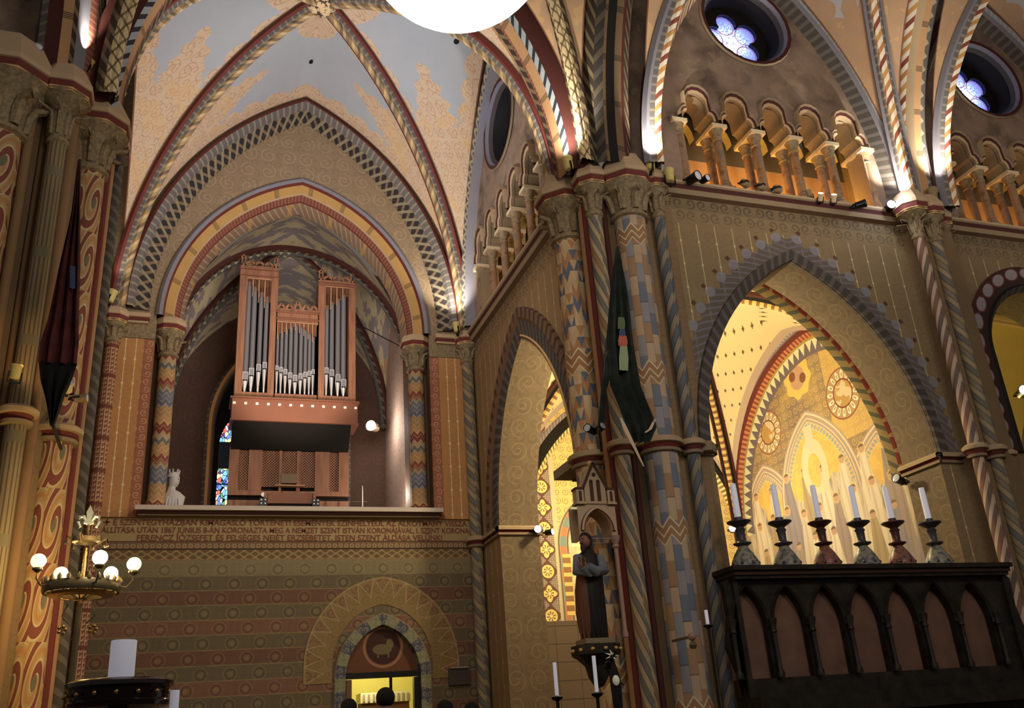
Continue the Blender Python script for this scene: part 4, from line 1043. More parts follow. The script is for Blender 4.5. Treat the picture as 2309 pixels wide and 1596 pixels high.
# cresting with little gables and corner turrets
def cresting(x0, x1, z, n, turrets, mid=False):
    mb = MB(); h = .12; W = x1-x0
    mb.box(((x0+x1)/2, .06, z+.035), (W, .06, .07), OWOOD)
    for i in range(n):
        cx = x0+W*(i+.5)/n if not turrets else x0+.12+(W-.24)*(i+.5)/n
        k = 1.5 if mid and i == n//2 else 1.
        w = W/n*.36
        for s in (-1, 1):
            mb.bar((cx+s*w, .06, z+.06), (cx+s*w*.9, .06, z+.06+h*.55*k), .028, OWOOD, .05); mb.bar((cx+s*w, .06, z+.05+h*.55*k), (cx, .06, z+.05+h*1.15*k), .03, OWOOD, .05)
        mb.lathe([(.012, 0), (.016, .02), (.002, .045)], OWOOD, (cx, .06, z+h*1.1*k+.04), 6)
    if turrets:
        for cx in (x0+.06, x1-.06):
            for s in (-1, 1):
                mb.bar((cx+s*.04, .06, z+.06), (cx+s*.04, .06, z+.26), .026, OWOOD, .07); mb.bar((cx+s*.045, .06, z+.25), (cx, .06, z+.31), .028, OWOOD, .06)
            for s in (-1, 0, 1): mb.lathe([(.014, 0), (.018, .025), (.002, .07)], OWOOD, (cx+s*.045, .06, z+.27+(.04 if s == 0 else 0)), 6)
            mb.box((cx, .06, z+.08), (.11, .07, .04), OWOOD)
    mb.build('cresting', org, smooth=False)
cresting(XL, T1, zLt, 3, True); cresting(T2, XR, zRt, 3, True); cresting(T1, T2, zM, 5, False, True)
# pipes
def pipe(x, z0, zmouth, ztop, r):
    mb = MB(); y = .14
    mb.lathe([(.012, z0), (.02, z0+.01), (r*.45, z0+(zmouth-z0)*.3), (r*.98, zmouth-.03), (r*1.02, zmouth)], TINB, (x, y, 0), 12)
    mb.lathe([(r*1.02, zmouth), (r*1.05, zmouth+.012), (r, zmouth+.02), (r, ztop), (r*.9, ztop), (r*.85, ztop-.05)], TIN, (x, y, 0), 14)
    mb.box((x, y-r*.93, zmouth+r*1.3), (r*1.5, r*.3, r*2.6), TIN)
    for s in (-1, 1): mb.box((x+s*r*.85, y-r*1.0, zmouth+r*1.2), (.012, r*.5, r*3.0), TINB)
    mb.box((x, y-r*1.08, zmouth+r*2.7), (r*1.7, .015, .014), TINB)
    mb.box((x, y-r*1.02, zmouth-.02), (r*1.6, .02, .02), DARK)
    mb.build('organ_pipe', org, sharp=40)
def pipes(xs, rs, mouths, tops, z0=zo):
    for x, r, m, t in zip(xs, rs, mouths, tops): pipe(x, z0, m, t, r)
Z = lambda py, px=660: oz(py, px)
lx = [ox(p, 870) for p in (552, 566, 582, 595.5)]
pipes(lx, [.062, .058, .053, .048], [Z(852,552), Z(842,566), Z(832,582), Z(826,595)], [Z(630,558), Z(643,575), Z(655,590), Z(664,602)])
cx = [ox(p, 870) for p in (624, 633.5, 643.5, 654.5, 666, 678, 688.5, 698, 706.5)]
pipes(cx, [.036, .04, .043, .046, .05, .046, .043, .04, .036], [Z(p) for p in (832, 836, 841, 849, 855, 850, 845, 841, 836)], [Z(p) for p in (748, 742, 735, 730, 727, 731, 737, 745, 752)])
rx = [ox(p, 880) for p in (737, 749, 763, 776)]
pipes(rx, [.048, .053, .058, .06], [Z(838,737), Z(844,749), Z(856,763), Z(868,776)], [Z(684,737), Z(677,749), Z(670,763), Z(661,778)])
# bars above the pipes
for x0, x1, zt_, tops in ((XL+.155, T1-.155, zlop, [Z(640,558), Z(654,575), Z(668,590), Z(680,602)]), (T2+.155, XR-.155, zrop, [Z(696,737), Z(684,749), Z(676,763), Z(668,776)]), (T1+.02, T2-.02, zmop, [Z(752+0), Z(748), Z(741), Z(735), Z(731), Z(735), Z(741), Z(748), Z(754)])):
    n = len(tops); mb = MB()
    for i, tz in enumerate(tops):
        a = x0+(x1-x0)*i/n; w = (x1-x0)/n
        for k in range(4): mb.box((a+w*(k+.5)/4, .06, (zt_+tz+.02)/2), (.012, .02, abs(zt_-tz)), OWOOD)
        mb.box((a, .045, (zt_+tz)/2-.06), (.012, .03, abs(zt_-tz)+.16), OEDGE)
    mb.build('pipe_shade', org, smooth=False)
# overhanging plinth with white buttons
zp0, zp1 = oz(958), oz(908)
mb = MB(); xl, xr = ox(521, 935), ox(803, 945)
mb.box(((xl+xr)/2, .16, (zp0+zp1)/2), (xr-xl, .72, zp1-zp0), OWOODD); mb.box(((xl+xr)/2, .14, zp1-.005), (xr-xl+.08, .78, .03), OWOODD); mb.box(((xl+xr)/2, .15, zp0+.01), (xr-xl+.05, .75, .03), OWOODD)
mb.build('overhang', org, smooth=False)
for i in range(12):
    mb = MB(); mb.box((xl+.045+(xr-xl-.09)*i/11, -.215, oz(921)), (.055, .02, .045), WHITEB); mb.build('white_button', org, smooth=False)
mb = MB(); bl, br = ox(517, 1060), ox(791, 1060)
mb.prism([(.5, zp0), (-.16, zp0), (.22, oz(1008)), (.5, oz(1008))], bl+.02, br-.02, DARK, Matrix(((0,0,1),(1,0,0),(0,1,0)))); mb.build('coving', org, smooth=False)
# lower case: stiles, lattice panels, music desk
mb = MB(); zl1, zl0 = oz(1000), .0
y2 = .30
mb.box(((bl+br)/2, y2+.14, zl1/2), (br-bl, .12, zl1), DARK)
PAN = [(540, 562), (593, 632), (638, 672), (680, 714), (747, 768)]
edges = [517] + [v for p in PAN for v in p] + [791]
for a, b in zip(edges[::2], edges[1::2]):
    x0, x1 = ox(a, 1050), ox(b, 1050); mb.box(((x0+x1)/2, y2+.02, (oz(1100)+zl1)/2), (x1-x0, .1, zl1-oz(1100)), OWOOD)
mb.box(((bl+br)/2, y2+.02, oz(1105)), (br-bl, .1, .1), OWOOD); mb.box(((bl+br)/2, y2+.03, oz(1130)/2), (br-bl, .1, oz(1112)), OWOOD)
for a in (530, 560, 600, 712, 740, 770): mb.box((ox(a, 1130), y2-.03, oz(1130)/2+.02), (.03, .02, oz(1118)), OWOODD)
mb.build('lower_case', org, smooth=False)
for a, b in PAN:
    mb = MB(); x0, x1 = ox(a, 1050), ox(b, 1050)
    z0 = oz(1090) if a in (593, 638, 680) else oz(1108)
    lattice(mb, x0, x1, z0, zl1-.02, y2+.02, OWOOD, .06, .02); mb.build('lattice_panel', org, smooth=False)
mb = MB(); mb.box((ox(655, 1070), y2-.05, oz(1072)), (.34, .03, .2), mat('music_paper', '8f7a64')); mb.box((ox(655, 1090), y2-.1, oz(1090)), (.62, .12, .02), OEDGE)
mb.box((ox(655, 1120), y2-.1, oz(1122)), (.92, .3, .22), OWOODD); mb.box((ox(655, 1140), y2-.12, oz(1141)), (.8, .32, .09), DARK)
for s in (-1, 1): mb.box((ox(655, 1120)+s*.5, y2-.1, oz(1125)), (.06, .36, .3), OWOOD)
mb.build('console', org, smooth=False)
for px in (593, 712):
    mb = MB(); mb.box((ox(px, 1138), y2-.3, oz(1142)), (.15, .05, .34), IRON)
    for i in range(4):
        for s in (-1, 1): mb.ball((ox(px, 1138)+s*.04, y2-.34, oz(1152)+i*.075), .014, WHITEB, 8)
    mb.build('stop_jamb', org, smooth=False)
mb = MB(); mb.ball((ox(595, 1111), y2-.12, oz(1111)), .045, WHITEB, 12); mb.build('console_lamp', org)
# things standing on the loft ledge
def ring_loft(mb, rings, m, n=18):
    """rings: (cx,cy,z,rx,ry)"""
    rows = []; uv = []
    for cx_, cy_, z, rx, ry in rings: rows.append([(cx_+rx*cos(2*pi*k/n), cy_+ry*sin(2*pi*k/n), z) for k in range(n)]); uv.append([(k/n, z) for k in range(n)])
    mb.grid(rows, m, uv, True); return mb
MARB = mat('white_marble', 'c9c8cc', rough=.5, age=.15); MARBS = mat('marble_shadow', '77757e')
bust = empty('marble_bust', at(388, 1148, y=18.25)+Vector((0,0,0))); tag(bust, 'white marble bust of a crowned veiled woman on the loft ledge', 'bust')
mb = MB()
ring_loft(mb, [(0,0,0,.02,.02),(0,0,0,.17,.12),(.0,0,.12,.20,.14),(.02,0,.24,.20,.13),(.0,0,.32,.13,.1),(-.04,0,.37,.075,.08),(-.035,0,.42,.068,.075),(-.01,-.01,.45,.08,.09),(0,-.01,.52,.095,.115),(0,-.0,.60,.1,.12),(-.01,.0,.67,.085,.1),(-.01,.0,.71,.05,.06),(-.01,0,.72,.01,.01)], MARB)
mb.ball((.075, -.07, .53), .022, MARB, 8); mb.ball((.05,-.085,.475), .03, MARB, 8, (1,.6,.5)); mb.ball((.07,-.05,.575), .03, MARB, 8, (1,.7,.4))
for s in (-1, 1): mb.ball((.045+s*.03, -.09, .565), .012, MARBS, 6)
for k in range(5): mb.tube([(-.12+.06*k, -.13, .02), (-.1+.05*k, -.12, .16), (-.05+.02*k, -.08, .3)], [.02,.022,.008], MARB, 6)
mb.build('figure', bust)
mb = MB()
rows = []
for i in range(8):
    z = .64-.64*i/7; rows.append([(-.13-.035*i/2*.9+.03*sin(k*2.2+i*.4), -.06+.05*k, z) for k in range(6)])
mb.grid(rows, MARB); ring_loft(mb, [(-.03,0,.6,.1,.12),(-.03,0,.66,.1,.12),(-.03,0,.70,.07,.08),(-.03,0,.72,.01,.01)], MARB); mb.build('veil', bust)
mb = MB()
for k in range(7):
    a = 2*pi*k/7; mb.bar((-.01+.09*cos(a), .1*sin(a), .68), (-.01+.1*cos(a), .11*sin(a), .76), .022, MARB)
mb.lathe([(.088,.66),(.1,.67),(.1,.7),(.088,.7)], MARB, (-.01,0,0), 16); mb.build('crown', bust)
ms = empty('microphone_stand', at(817, 1150, y=18.3)); tag(ms, 'thin silver microphone stand on the loft ledge right of the organ', 'microphone stand')
STEEL = mat('steel', 'b8b4ac', rough=.35, metal=.8, age=0)
mb = MB(); mb.tube([(0,0,.03),(0,0,.50)], .011, STEEL); mb.build('pole', ms)
mb = MB(); mb.lathe([(.0,.0),(.07,0),(.07,.015),(.015,.03),(.0,.03)], STEEL, n=14); mb.build('base', ms)
mb = MB(); mb.tube([(-.2,0,.17),(.1,0,.172)], .004, STEEL); mb.build('boom', ms)
rl = empty('loft_railing', (1.8, 18.75, 5.59)); tag(rl, 'dark wire railing running across in front of the organ console', 'railing')
mb = MB(); mb.tube([(-2.1,0,.16),(2.3,0,.16)], .008, IRON, 6); mb.build('rail', rl)
for x in (-2.1, 0, 2.3):
    mb = MB(); mb.tube([(x,0,0),(x,0,.17)], .008, IRON, 6); mb.build('post', rl)
tr = empty('tie_rod', (0,0,0)); tag(tr, 'thin dark cable stretched from organ tower to right loft capital', 'cable')
mb = MB(); mb.tube([at(800, 727, y=19.7), at(905, 782, y=18.4)], .012, IRON, 6); mb.build('rod', tr)
# ------------------------------------------------------------------ floodlights
YPAINT = mat('floodlight_cream_yellow', 'c8b45c', rough=.5, age=.1); TANP = mat('floodlight_tan', '8c7a58', age=.1); BLK = mat('floodlight_black', '16161a', rough=.35, age=0)
LENS = mat('floodlight_lens', 'c8d0e0', rough=.1, age=0); GLOWW = mat('floodlight_glow_white', 'f4f8ff', emit=14, age=0); GLOWY = mat('floodlight_glow_warm', 'ffe6a0', emit=6, age=0); CHR = mat('floodlight_chrome', 'c8ccd8', rough=.12, metal=.95, age=0)
PROTO = {}
def flood(loc, label, aim=(0, 0, 1), body='yellow', s=1., glow=None, group=None, name='floodlight'):
    """can-shaped spot lamp on a small bracket; aim = direction the lens looks"""
    key = (body, glow)
    if key not in PROTO:
        e = empty(name)
        bm_ = {'yellow': YPAINT, 'tan': TANP, 'black': BLK, 'chrome': CHR, 'white': CREAMP}[body]
        h = empty('x') if False else None
        mb = MB(); Mx = Matrix.Identity(3)
        mb.lathe([(.001,-.085),(.04,-.085),(.055,-.07),(.06,.05),(.066,.06),(.066,.085),(.058,.085)], bm_, (0,0,0), 18)
        b = mb.build('housing', e, sharp=40)
        mb = MB(); mb.lathe([(.058,.078),(.03,.084),(.001,.086)], {'white': GLOWW, 'warm': GLOWY}.get(glow, LENS), n=18); mb.build('lens', e)
        mb = MB()
        for sgn in (-1, 1): mb.bar((sgn*.068,0,0), (sgn*.068,0,-.12), .012, BLK, .02)
        mb.bar((-.07,0,-.12), (.07,0,-.12), .02, BLK); mb.bar((0,0,-.12), (0,0,-.16), .03, BLK); mb.build('bracket', e, smooth=False)
        PROTO[key] = e; o = e
    else: o = copy_tree(PROTO[key])
    o.location = loc; o.scale = (s, s, s); o.rotation_euler = Vector(aim).to_track_quat('Z', 'Y').to_euler()
    tag(o, label, 'lamp', group)
    if not group and 'group' in o: del o['group']
    return o
up = lambda x=0, y=0: (x, y, 1)
flood(at(196, 152, y=11.2), 'cream-yellow can lamp on the left pier under a brightly lit rib', (.25,.2,1), s=1.3)
flood(at(266, 215, y=11.9), 'second cream-yellow can lamp, lower on the left pier abacus by the vault edge', (.35,.3,1), s=1.2)
flood(at(84, 115, y=10.75), 'round chrome spot lamp lying on the left pier abacus', (.2,-1,.1), 'chrome', 1.0)
flood(at(250, 668, y=17.6), 'upright cream-yellow can lamp above the key-patterned corner shaft', (.25,.0,1), s=1.5)
flood(at(205, 655, y=17.7), 'small chrome ball lamp on the moulding behind the crimson flag', (.2,-1,-.1), 'chrome', 1.0)
flood(at(1030, 738, y=17.5), 'cream-yellow can lamp where the end wall ribs meet the side wall', (-.1,0,1), s=1.3)
flood(at(1281, 369, y=11.1), 'cream-yellow can lamp at the foot of the glaring white rib', (-.1,.0,1), s=1.3)
flood(at(1466, 370, y=10.93), 'olive can lamp on the big pier abacus under the glaring striped arch', (.1,.0,1), s=1.3)
flood(at(1509, 396, y=10.9), 'pale short can lamp right of the big pier beside the first arcade column', (.0,.0,1), s=1.3)
flood(at(2104, 440, y=10.85), 'tan can lamp tilted on the second nave pier abacus', (.25,.1,1), 'tan', 1.5)
flood(at(2006, 466, y=11.05), 'black lamp with glaring white face at the right end of the arcade', (-.4,-1,-.1), 'black', 1.25, 'white')
flood(at(2026, 458, y=11.1), 'cream can lamp squeezed between the glaring lamp and the second nave pier', (.1,0,1), s=1.2)
flood(at(1563, 402, y=11.0), 'larger of two black lamps in the first arcade opening', (.3,-1,-.05), 'black', 1.35)
flood(at(1588, 405, y=11.05), 'smaller of two black lamps in the first arcade opening', (.3,-1,-.05), 'black', 1.0)
for i, (px, py) in enumerate(((1679, 413), (1716, 420), (1752, 426))):
    flood(at(px, py, y=11.03), ['tan box lamp before the second arcade column', 'tan box lamp between second column and third opening', 'tan box lamp with dark side in the third opening'][i], (.6,.5,.25), 'tan', 1.15)
flood(at(1825, 437, y=11.25), 'tiny tan lamp on a stalk in the fourth arcade opening', (.1,.3,1), 'tan', .8)
flood(at(1850, 444, y=11.02), 'glowing white capsule lamp left of the last column pair', (-.2,-.6,.6), 'white', .8, 'white')
flood(at(1880, 447, y=11.02), 'glowing white capsule lamp at the foot of the last column pair', (-.2,-.6,.6), 'white', .8, 'white')
flood(at(1940, 461, y=11.02), 'cream-and-black lamp low in the last arcade opening', (.7,-.5,.1), 'black', 1.1)
flood(at(1330, 968, y=10.9), 'small black lamp on the ring of the big pier left of the green flag', (-.8,-.6,.1), 'black', .9)
flood(at(1352, 966, y=10.85), 'black lamp with bright glint beside the flagpole foot', (.3,-.9,.3), 'black', .9)
flood(at(1210, 1195, y=16.5), 'black lamp with white lit disc on the side arch string course', (-.1,-1,.0), 'black', 1.2, 'white')
flood(at(1238, 1200, y=16.9), 'slim lit lamp just right of the lamp on the side arch string course', (.6,-.7,.0), 'black', 1.0, 'white')
flood(at(1651, 1193, y=12.2), 'lamp with white lit disc just left of the first candlestick', (-.5,-1,.0), 'black', .9, 'white')
flood(at(2306, 884, y=12.2), 'bright lamp inside the far right chapel at the photo edge', (-.6,-1,.0), 'black', 1.6, 'white')
flood(at(2028, 1082, y=12.0), 'black lamp projecting from the right jamb of the candle arch', (-1,-.3,.3), 'black', 1.2)
flood(at(842, 962, y=20.9), 'glaring white lamp on the loft wall right of the organ', (-.55,-.8,-.1), 'white', 1.9, 'white')
flood(at(35, 838, y=10.3), 'cream and blue-lensed lamp on the left pier ring by the fluted shaft', (.1,-.2,1), 'yellow', .95)
flood(at(152, 872, y=10.75), 'cream oval lamp on the ring right of the crimson flag', (.1,-.9,.4), 'white', .95)
flood(at(183, 898, y=10.85), 'grey and black surveillance camera on the swirl shaft ring', (1,-.2,.05), 'tan', .85, name='security_camera')

# ------------------------------------------------------------------ triforium colonnettes
TRIM_ = mat('arcade_shaft_paint', lambda t: t.soft(t.noise(5., det=3), [(.3, '6a4a34'), (.5, '94704c'), (.7, '7a6a5a')]))
def colonnette():
    e = empty('colonnette')
    mb = MB(); mb.box((0,0,.05), (.24,.24,.1), STONE_D); mb.lathe([(.115,.1),(.12,.13),(.095,.17),(.1,.2),(.08,.23)], TRIM_, n=14); mb.build('base', e, sharp=40)
    mb = MB(); mb.lathe([(.08,.2),(.075,1.08)], TRIM_, n=14); mb.build('shaft', e)
    mb = MB(); mb.lathe([(.075,1.06),(.095,1.08),(.08,1.1),(.085,1.17),(.13,1.28)], CAPM, n=14); mb.box((0,0,1.315), (.29,.29,.07), CREAMP); mb.build('capital', e, sharp=40)
    return e
CP = None
ORD = ['first', 'second', 'third', 'fourth', 'fifth', 'sixth']
for key, mp, where in (('B', mB, 'left oculus, counted from the big pier'), ('C', mC, 'side wall oculus, counted from the big pier'), ('B2', mB, 'far right oculus, counted from the second pier')):
    cs = TRI[key]; st = cs[1]-cs[0]; E_ = [cs[0]-st/2]+[c+st/2 for c in cs]
    for i, p in enumerate(E_):
        for row, d in (('front', .06), ('rear', .36)):
            if CP is None: o = CP = colonnette()
            else: o = copy_tree(CP)
            o.location = mp(p, 9.46, d)
            tag(o, '%s %s colonnette under the %s' % (ORD[i], row, where), 'column', 'triforium colonnettes')

# ------------------------------------------------------------------ altar screen and candlesticks
WOODD = mat('dark_screen_wood', lambda t: t.soft(t.noise(6., det=4), [(.3, '15110d'), (.6, '2b231b'), (.8, '3a3026')]), rough=.5); PANELW = mat('screen_panel_brown', lambda t: t.soft(t.noise(3.5, det=4), [(.3, '684a3a'), (.7, '7c5844')]), rough=.6)
SY = 10.75
scr = empty('choir_screen', (9.2, SY, 0)); tag(scr, 'dark carved wooden screen with seven pointed arch panels below the candlesticks', 'screen')
sx = lambda px, py: at(px, py, y=SY).x-9.2
sz = lambda px, py: at(px, py, y=SY).z
ztop = sz(1960, 1276); x0, x1 = sx(1645, 1290), sx(2258, 1290); zap = sz(1946, 1316); zbt = sz(1980, 1515)
zcap = sz(1946, 1410)
ms_ = lambda p, z, d: (p, d, z)
xs = [sx(p, 1400) for p in (1645, 1736, 1824, 1910, 1995, 2078, 2160, 2243)]
holes = []
for a, b in zip(xs, xs[1:]):
    A_ = Arch((a+b)/2, (b-a)/2-.055, 0, 0); A_.R = A_.a*2.6; A_.c = A_.R-A_.a; A_.z0 = zap-.02-sqrt(A_.R**2-A_.c**2)
    holes.append(A_.hole(zbt))
mb = MB(); wall_holes(mb, [(x0,zbt-.25),(x1,zbt-.25),(x1,ztop-.06),(x0,ztop-.06)], holes, ms_, .10, WOODD, WOODD)
for (a, b), h in zip(zip(xs, xs[1:]), holes):
    L = h[1:-1]; rows = [[(p, -.02, z) for p, z in L], [(p+(p-(a+b)/2)*.10, -.05, z+.03) for p, z in L], [(p+(p-(a+b)/2)*.18, -.0, z+.05) for p, z in L]]
    mb.grid(rows, WOODD)
mb.build('arch_frame', scr, smooth=False)
for a, b in zip(xs, xs[1:]):
    mb = MB(); mb.box(((a+b)/2, .13, (zbt+zap)/2), (b-a-.02, .03, zap-zbt), PANELW); mb.build('panel', scr, smooth=False)
for x in xs:
    mb = MB(); mb.lathe([(.05, zbt), (.05, zbt+.06), (.03, zbt+.1), (.03, zcap-.06), (.045, zcap-.04), (.035, zcap), (.06, zcap+.1), (.06, zcap+.13)], WOODD, (x, -.05, 0), 10); mb.build('half_column', scr)
mb = MB(); W_ = x1-x0; cx_ = (x0+x1)/2
mb.box((cx_, .12, ztop-.03), (W_+.1, .62, .06), WOODD); mb.box((cx_, .10, ztop-.09), (W_+.04, .5, .06), mat('screen_edge_red', '3c2018')); mb.box((cx_, .08, ztop-.14), (W_, .4, .05), WOODD); mb.build('cornice', scr, smooth=False)
mb = MB(); mb.box((cx_, .0, (zbt-.2)/2), (W_, .5, zbt-.25), WOODD); mb.box((cx_, -.35, zbt-.42), (W_*.98, .7, .08), WOODD); mb.build('base', scr, smooth=False)
for s, x in ((-1, x0), (1, x1)):
    mb = MB(); mb.box((x-s*.03, .05, ztop/2), (.07, .2, ztop-.04), WOODD); mb.prism([(0,.0),(.14,-.1),(.12,-.5),(.2,-.9),(.1,-1.2),(0,-1.3)], -.05, .05, WOODD, Matrix(((s,0,0),(0,0,1),(0,1,0))), (x-s*.02, .05, ztop-.1)); mb.build('side_bracket', scr, smooth=False)
CERG = mat('candlestick_glaze_grey', lambda t: t.mix(t.noise(16).gt(.55), '8c8878', '5c6068'), rough=.35); CERR = mat('candlestick_glaze_rust', lambda t: t.mix(t.noise(16).gt(.55), '8a5240', '5e4238'), rough=.35); CERD = mat('candlestick_dark', '43404a', rough=.4); CERB = mat('candlestick_dark_red', '4e2a28', rough=.4)
def candlestick(dark, foot):
    e = empty('candlestick')
    mb = MB(); mb.lathe([(.001,0),(.19,0),(.195,.03),(.18,.1),(.13,.2),(.075,.28),(.06,.31)], foot, n=20)
    for k in range(8): mb.ball((.175*cos(k*pi/4), .175*sin(k*pi/4), .06), .028, dark, 8)
    mb.build('foot', e, sharp=50)
    mb = MB(); mb.lathe([(.06,.3),(.12,.33),(.125,.345),(.07,.36),(.055,.38),(.06,.5),(.075,.53),(.055,.55),(.06,.57)], dark, n=18); mb.build('stem', e, sharp=40)
    mb = MB(); mb.lathe([(.05,.56),(.12,.60),(.165,.63),(.165,.645),(.09,.65),(.06,.66),(.055,.70),(.001,.70)], dark, n=20); mb.build('drip_dish', e, sharp=40)
    return e
def altar_candle():
    e = empty('candle'); mb = MB(); mb.lathe([(.001,0),(.045,0),(.042,.4),(.038,.47),(.001,.475)], WHITEC, n=14); mb.build('wax', e, sharp=50)
    mb = MB(); mb.tube([(0,0,.47),(.003,0,.49)], .004, IRON, 6); mb.build('wick', e); return e
cs1, cs2 = candlestick(CERD, CERG), candlestick(CERB, CERR); CA = None
CPX = [(1682, 1276), (1775, 1274), (1866, 1272), (1954, 1270), (2033, 1268), (2117, 1266)]
CLAB = ['grey-footed candlestick beside the white lit lamp at the left end of the screen', 'grey-footed dark candlestick, second from the left on the screen', 'rust-red candlestick, third from the left on the screen', 'grey-footed dark candlestick, fourth from the left on the screen', 'pinkish-red footed candlestick, fifth from the left on the screen', 'green-grey candlestick standing before the brown right jamb']
KL = ['white candle in the candlestick next to the lit lamp', 'grey candle on second candlestick, before the golden niche edge', 'tilted-looking candle on the rust-red candlestick in mid screen', 'candle on the fourth candlestick right of the arch middle', 'pale candle fading into the mural on the fifth candlestick', 'bright white candle before the brown right jamb']
for i, (px, py) in enumerate(CPX):
    src = cs2 if i in (2, 4) else cs1
    o = src if i in (1, 2) else copy_tree(src)
    p = at(px, py, y=SY+.12); o.location = (p.x, SY+.12, ztop)
    tag(o, CLAB[i], 'candlestick', 'candlesticks on the screen')
    if CA is None: c = CA = altar_candle()
    else: c = copy_tree(CA)
    c.location = (p.x, SY+.12, ztop+.70); tag(c, KL[i], 'candle', 'candles on the screen')

# ------------------------------------------------------------------ flags
CRIM = mat('crimson_cloth', lambda t: t.soft(t.noise(6., det=3), [(.3, '3a0e12'), (.7, '5a181c')]), rough=.9); CRIMD = mat('flag_dark_band', lambda t: t.mix(t.pos()[2].gt(5.85)*.6, '0d0d0e', '57503c'), rough=.9); FBLUE = mat('flag_blue_patch', '303c66', rough=.9)
GREENC = mat('dark_green_cloth', lambda t: t.soft(t.noise(6., det=3), [(.3, '141c18'), (.7, '26302a')]), rough=.9)
FRINGE = mat('gold_fringe', 'c8a888', rough=.5, age=.1); POLEM = mat('flag_pole_dark', '241c18', rough=.4, age=0)
def cloth(mb, outline, y, m, nx=12, nz=26, amp=.05, folds=3., th=.0):
    """outline: list of (z, xl, xr) from top to bottom"""
    rows = []; uv = []
    for i in range(nz+1):
        t = i/nz*(len(outline)-1); k = min(int(t), len(outline)-2); f = t-k
        z, a, b = [outline[k][j]*(1-f)+outline[k+1][j]*f for j in range(3)]
        rows.append([(a+(b-a)*j/nx, y+amp*min(1, i/6)*sin(j/nx*folds*2*pi+.6*sin(i*.2)), z) for j in range(nx+1)]); uv.append([(j/nx, i/nz) for j in range(nx+1)])
    mb.grid(rows, m, uv); return mb
FY = 10.15
def fl(pts, y):  # pixel rows -> outline
    o = []
    for a, b in pts:
        p, q = at(*a, y=y), at(*b, y=y); o.append(((p.z+q.z)/2, p.x, q.x))
    return o
fg = empty('flag'); tag(fg, 'crimson flag hanging furled from a leaning pole on the left pier', 'flag')
mb = MB(); cloth(mb, fl([((175,362),(181,362)), ((160,480),(181,480)), ((132,600),(181,600)), ((108,720),(178,720)), ((92,770),(178,780)), ((90,790),(170,850))], FY), FY, CRIM); mb.build('cloth', fg)
mb = MB(); cloth(mb, fl([((90,790),(172,840)), ((92,850),(158,870)), ((100,890),(145,890)), ((108,930),(132,930)), ((112,960),(122,960))], FY), FY+.01, CRIMD, nz=14); mb.build('dark_border', fg)
mb = MB(); cloth(mb, fl([((158,600),(170,600)), ((156,650),(170,650))], FY-.07), FY-.07, FBLUE, 4, 5, .01); mb.build('blue_emblem', fg)
mb = MB(); mb.tube([at(180, 360, y=FY+.08), at(172, 600, y=FY+.12), at(120, 960, y=FY+.25)], .018, POLEM); mb.build('pole', fg)
mb = MB(); q_ = at(120, 960, y=FY+.25); mb.tube([q_, q_+Vector((-.02,.9,.02))], .02, IRON, 6); mb.build('pole_socket', fg)
GY = 10.15
gf = empty('flag'); tag(gf, 'dark green fringed flag with coat of arms hanging on the big pier', 'flag')
mb = MB(); cloth(mb, fl([((1389,560),(1396,560)), ((1379,660),(1413,640)), ((1371,780),(1428,760)), ((1378,880),(1445,860)), ((1398,940),(1462,900)), ((1412,975),(1478,946)), ((1430,1010),(1462,985))], GY), GY, GREENC); mb.build('cloth', gf)
mb = MB(); cloth(mb, fl([((1370,790),(1394,790)), ((1356,880),(1368,880)), ((1349,950),(1366,955))], GY+.03), GY+.03, GREENC, 6, 12, .02); mb.build('cloth_tail', gf)
mb = MB(); mb.tube([at(1393, 556, y=GY+.05), at(1366, 790, y=GY+.08), at(1350, 965, y=GY+.15)], .016, POLEM); mb.build('pole', gf)
mb = MB(); q_ = at(1350, 965, y=GY+.15); mb.tube([q_, q_+Vector((.45,.95,.0))], .02, IRON, 6); mb.build('pole_socket', gf)
mb = MB(); cloth(mb, fl([((1398,942),(1402,942)), ((1404,965),(1414,962)), ((1424,1005),(1431,998)), ((1450,1052),(1453,1050))], GY-.04), GY-.04, FRINGE, 3, 10, .0); mb.build('fringe', gf, smooth=False)
mb = MB(); cloth(mb, fl([((1474,942),(1480,948)), ((1462,965),(1470,970)), ((1452,972),(1458,978))], GY-.04), GY-.04, FRINGE, 3, 6, .0); mb.build('fringe', gf, smooth=False)
EM = [mat('emblem_olive', '5c6a44', rough=.9), mat('emblem_blue', '38486c', rough=.9), mat('emblem_red', 'b0482c', rough=.9), mat('emblem_pale', '8c9a78', rough=.9)]
for nm, (r0, r1), k, wd in (('emblem_crown', (715, 742), 0, 8), ('emblem_blue_field', (742, 758), 1, 7), ('emblem_red_field', (756, 780), 2, 10), ('emblem_shield', (780, 835), 3, 10)):
    mb = MB(); y = GY-.06; c0 = 1401+(r0-715)*.08; cloth(mb, fl([((c0-wd*.8, r0), (c0+wd*.8, r0)), ((c0-wd, (r0+r1)/2), (c0+wd*1.1, (r0+r1)/2)), ((c0-wd*.9, r1), (c0+wd, r1))], y), y, EM[k], 5, 6, .01); mb.build(nm, gf)

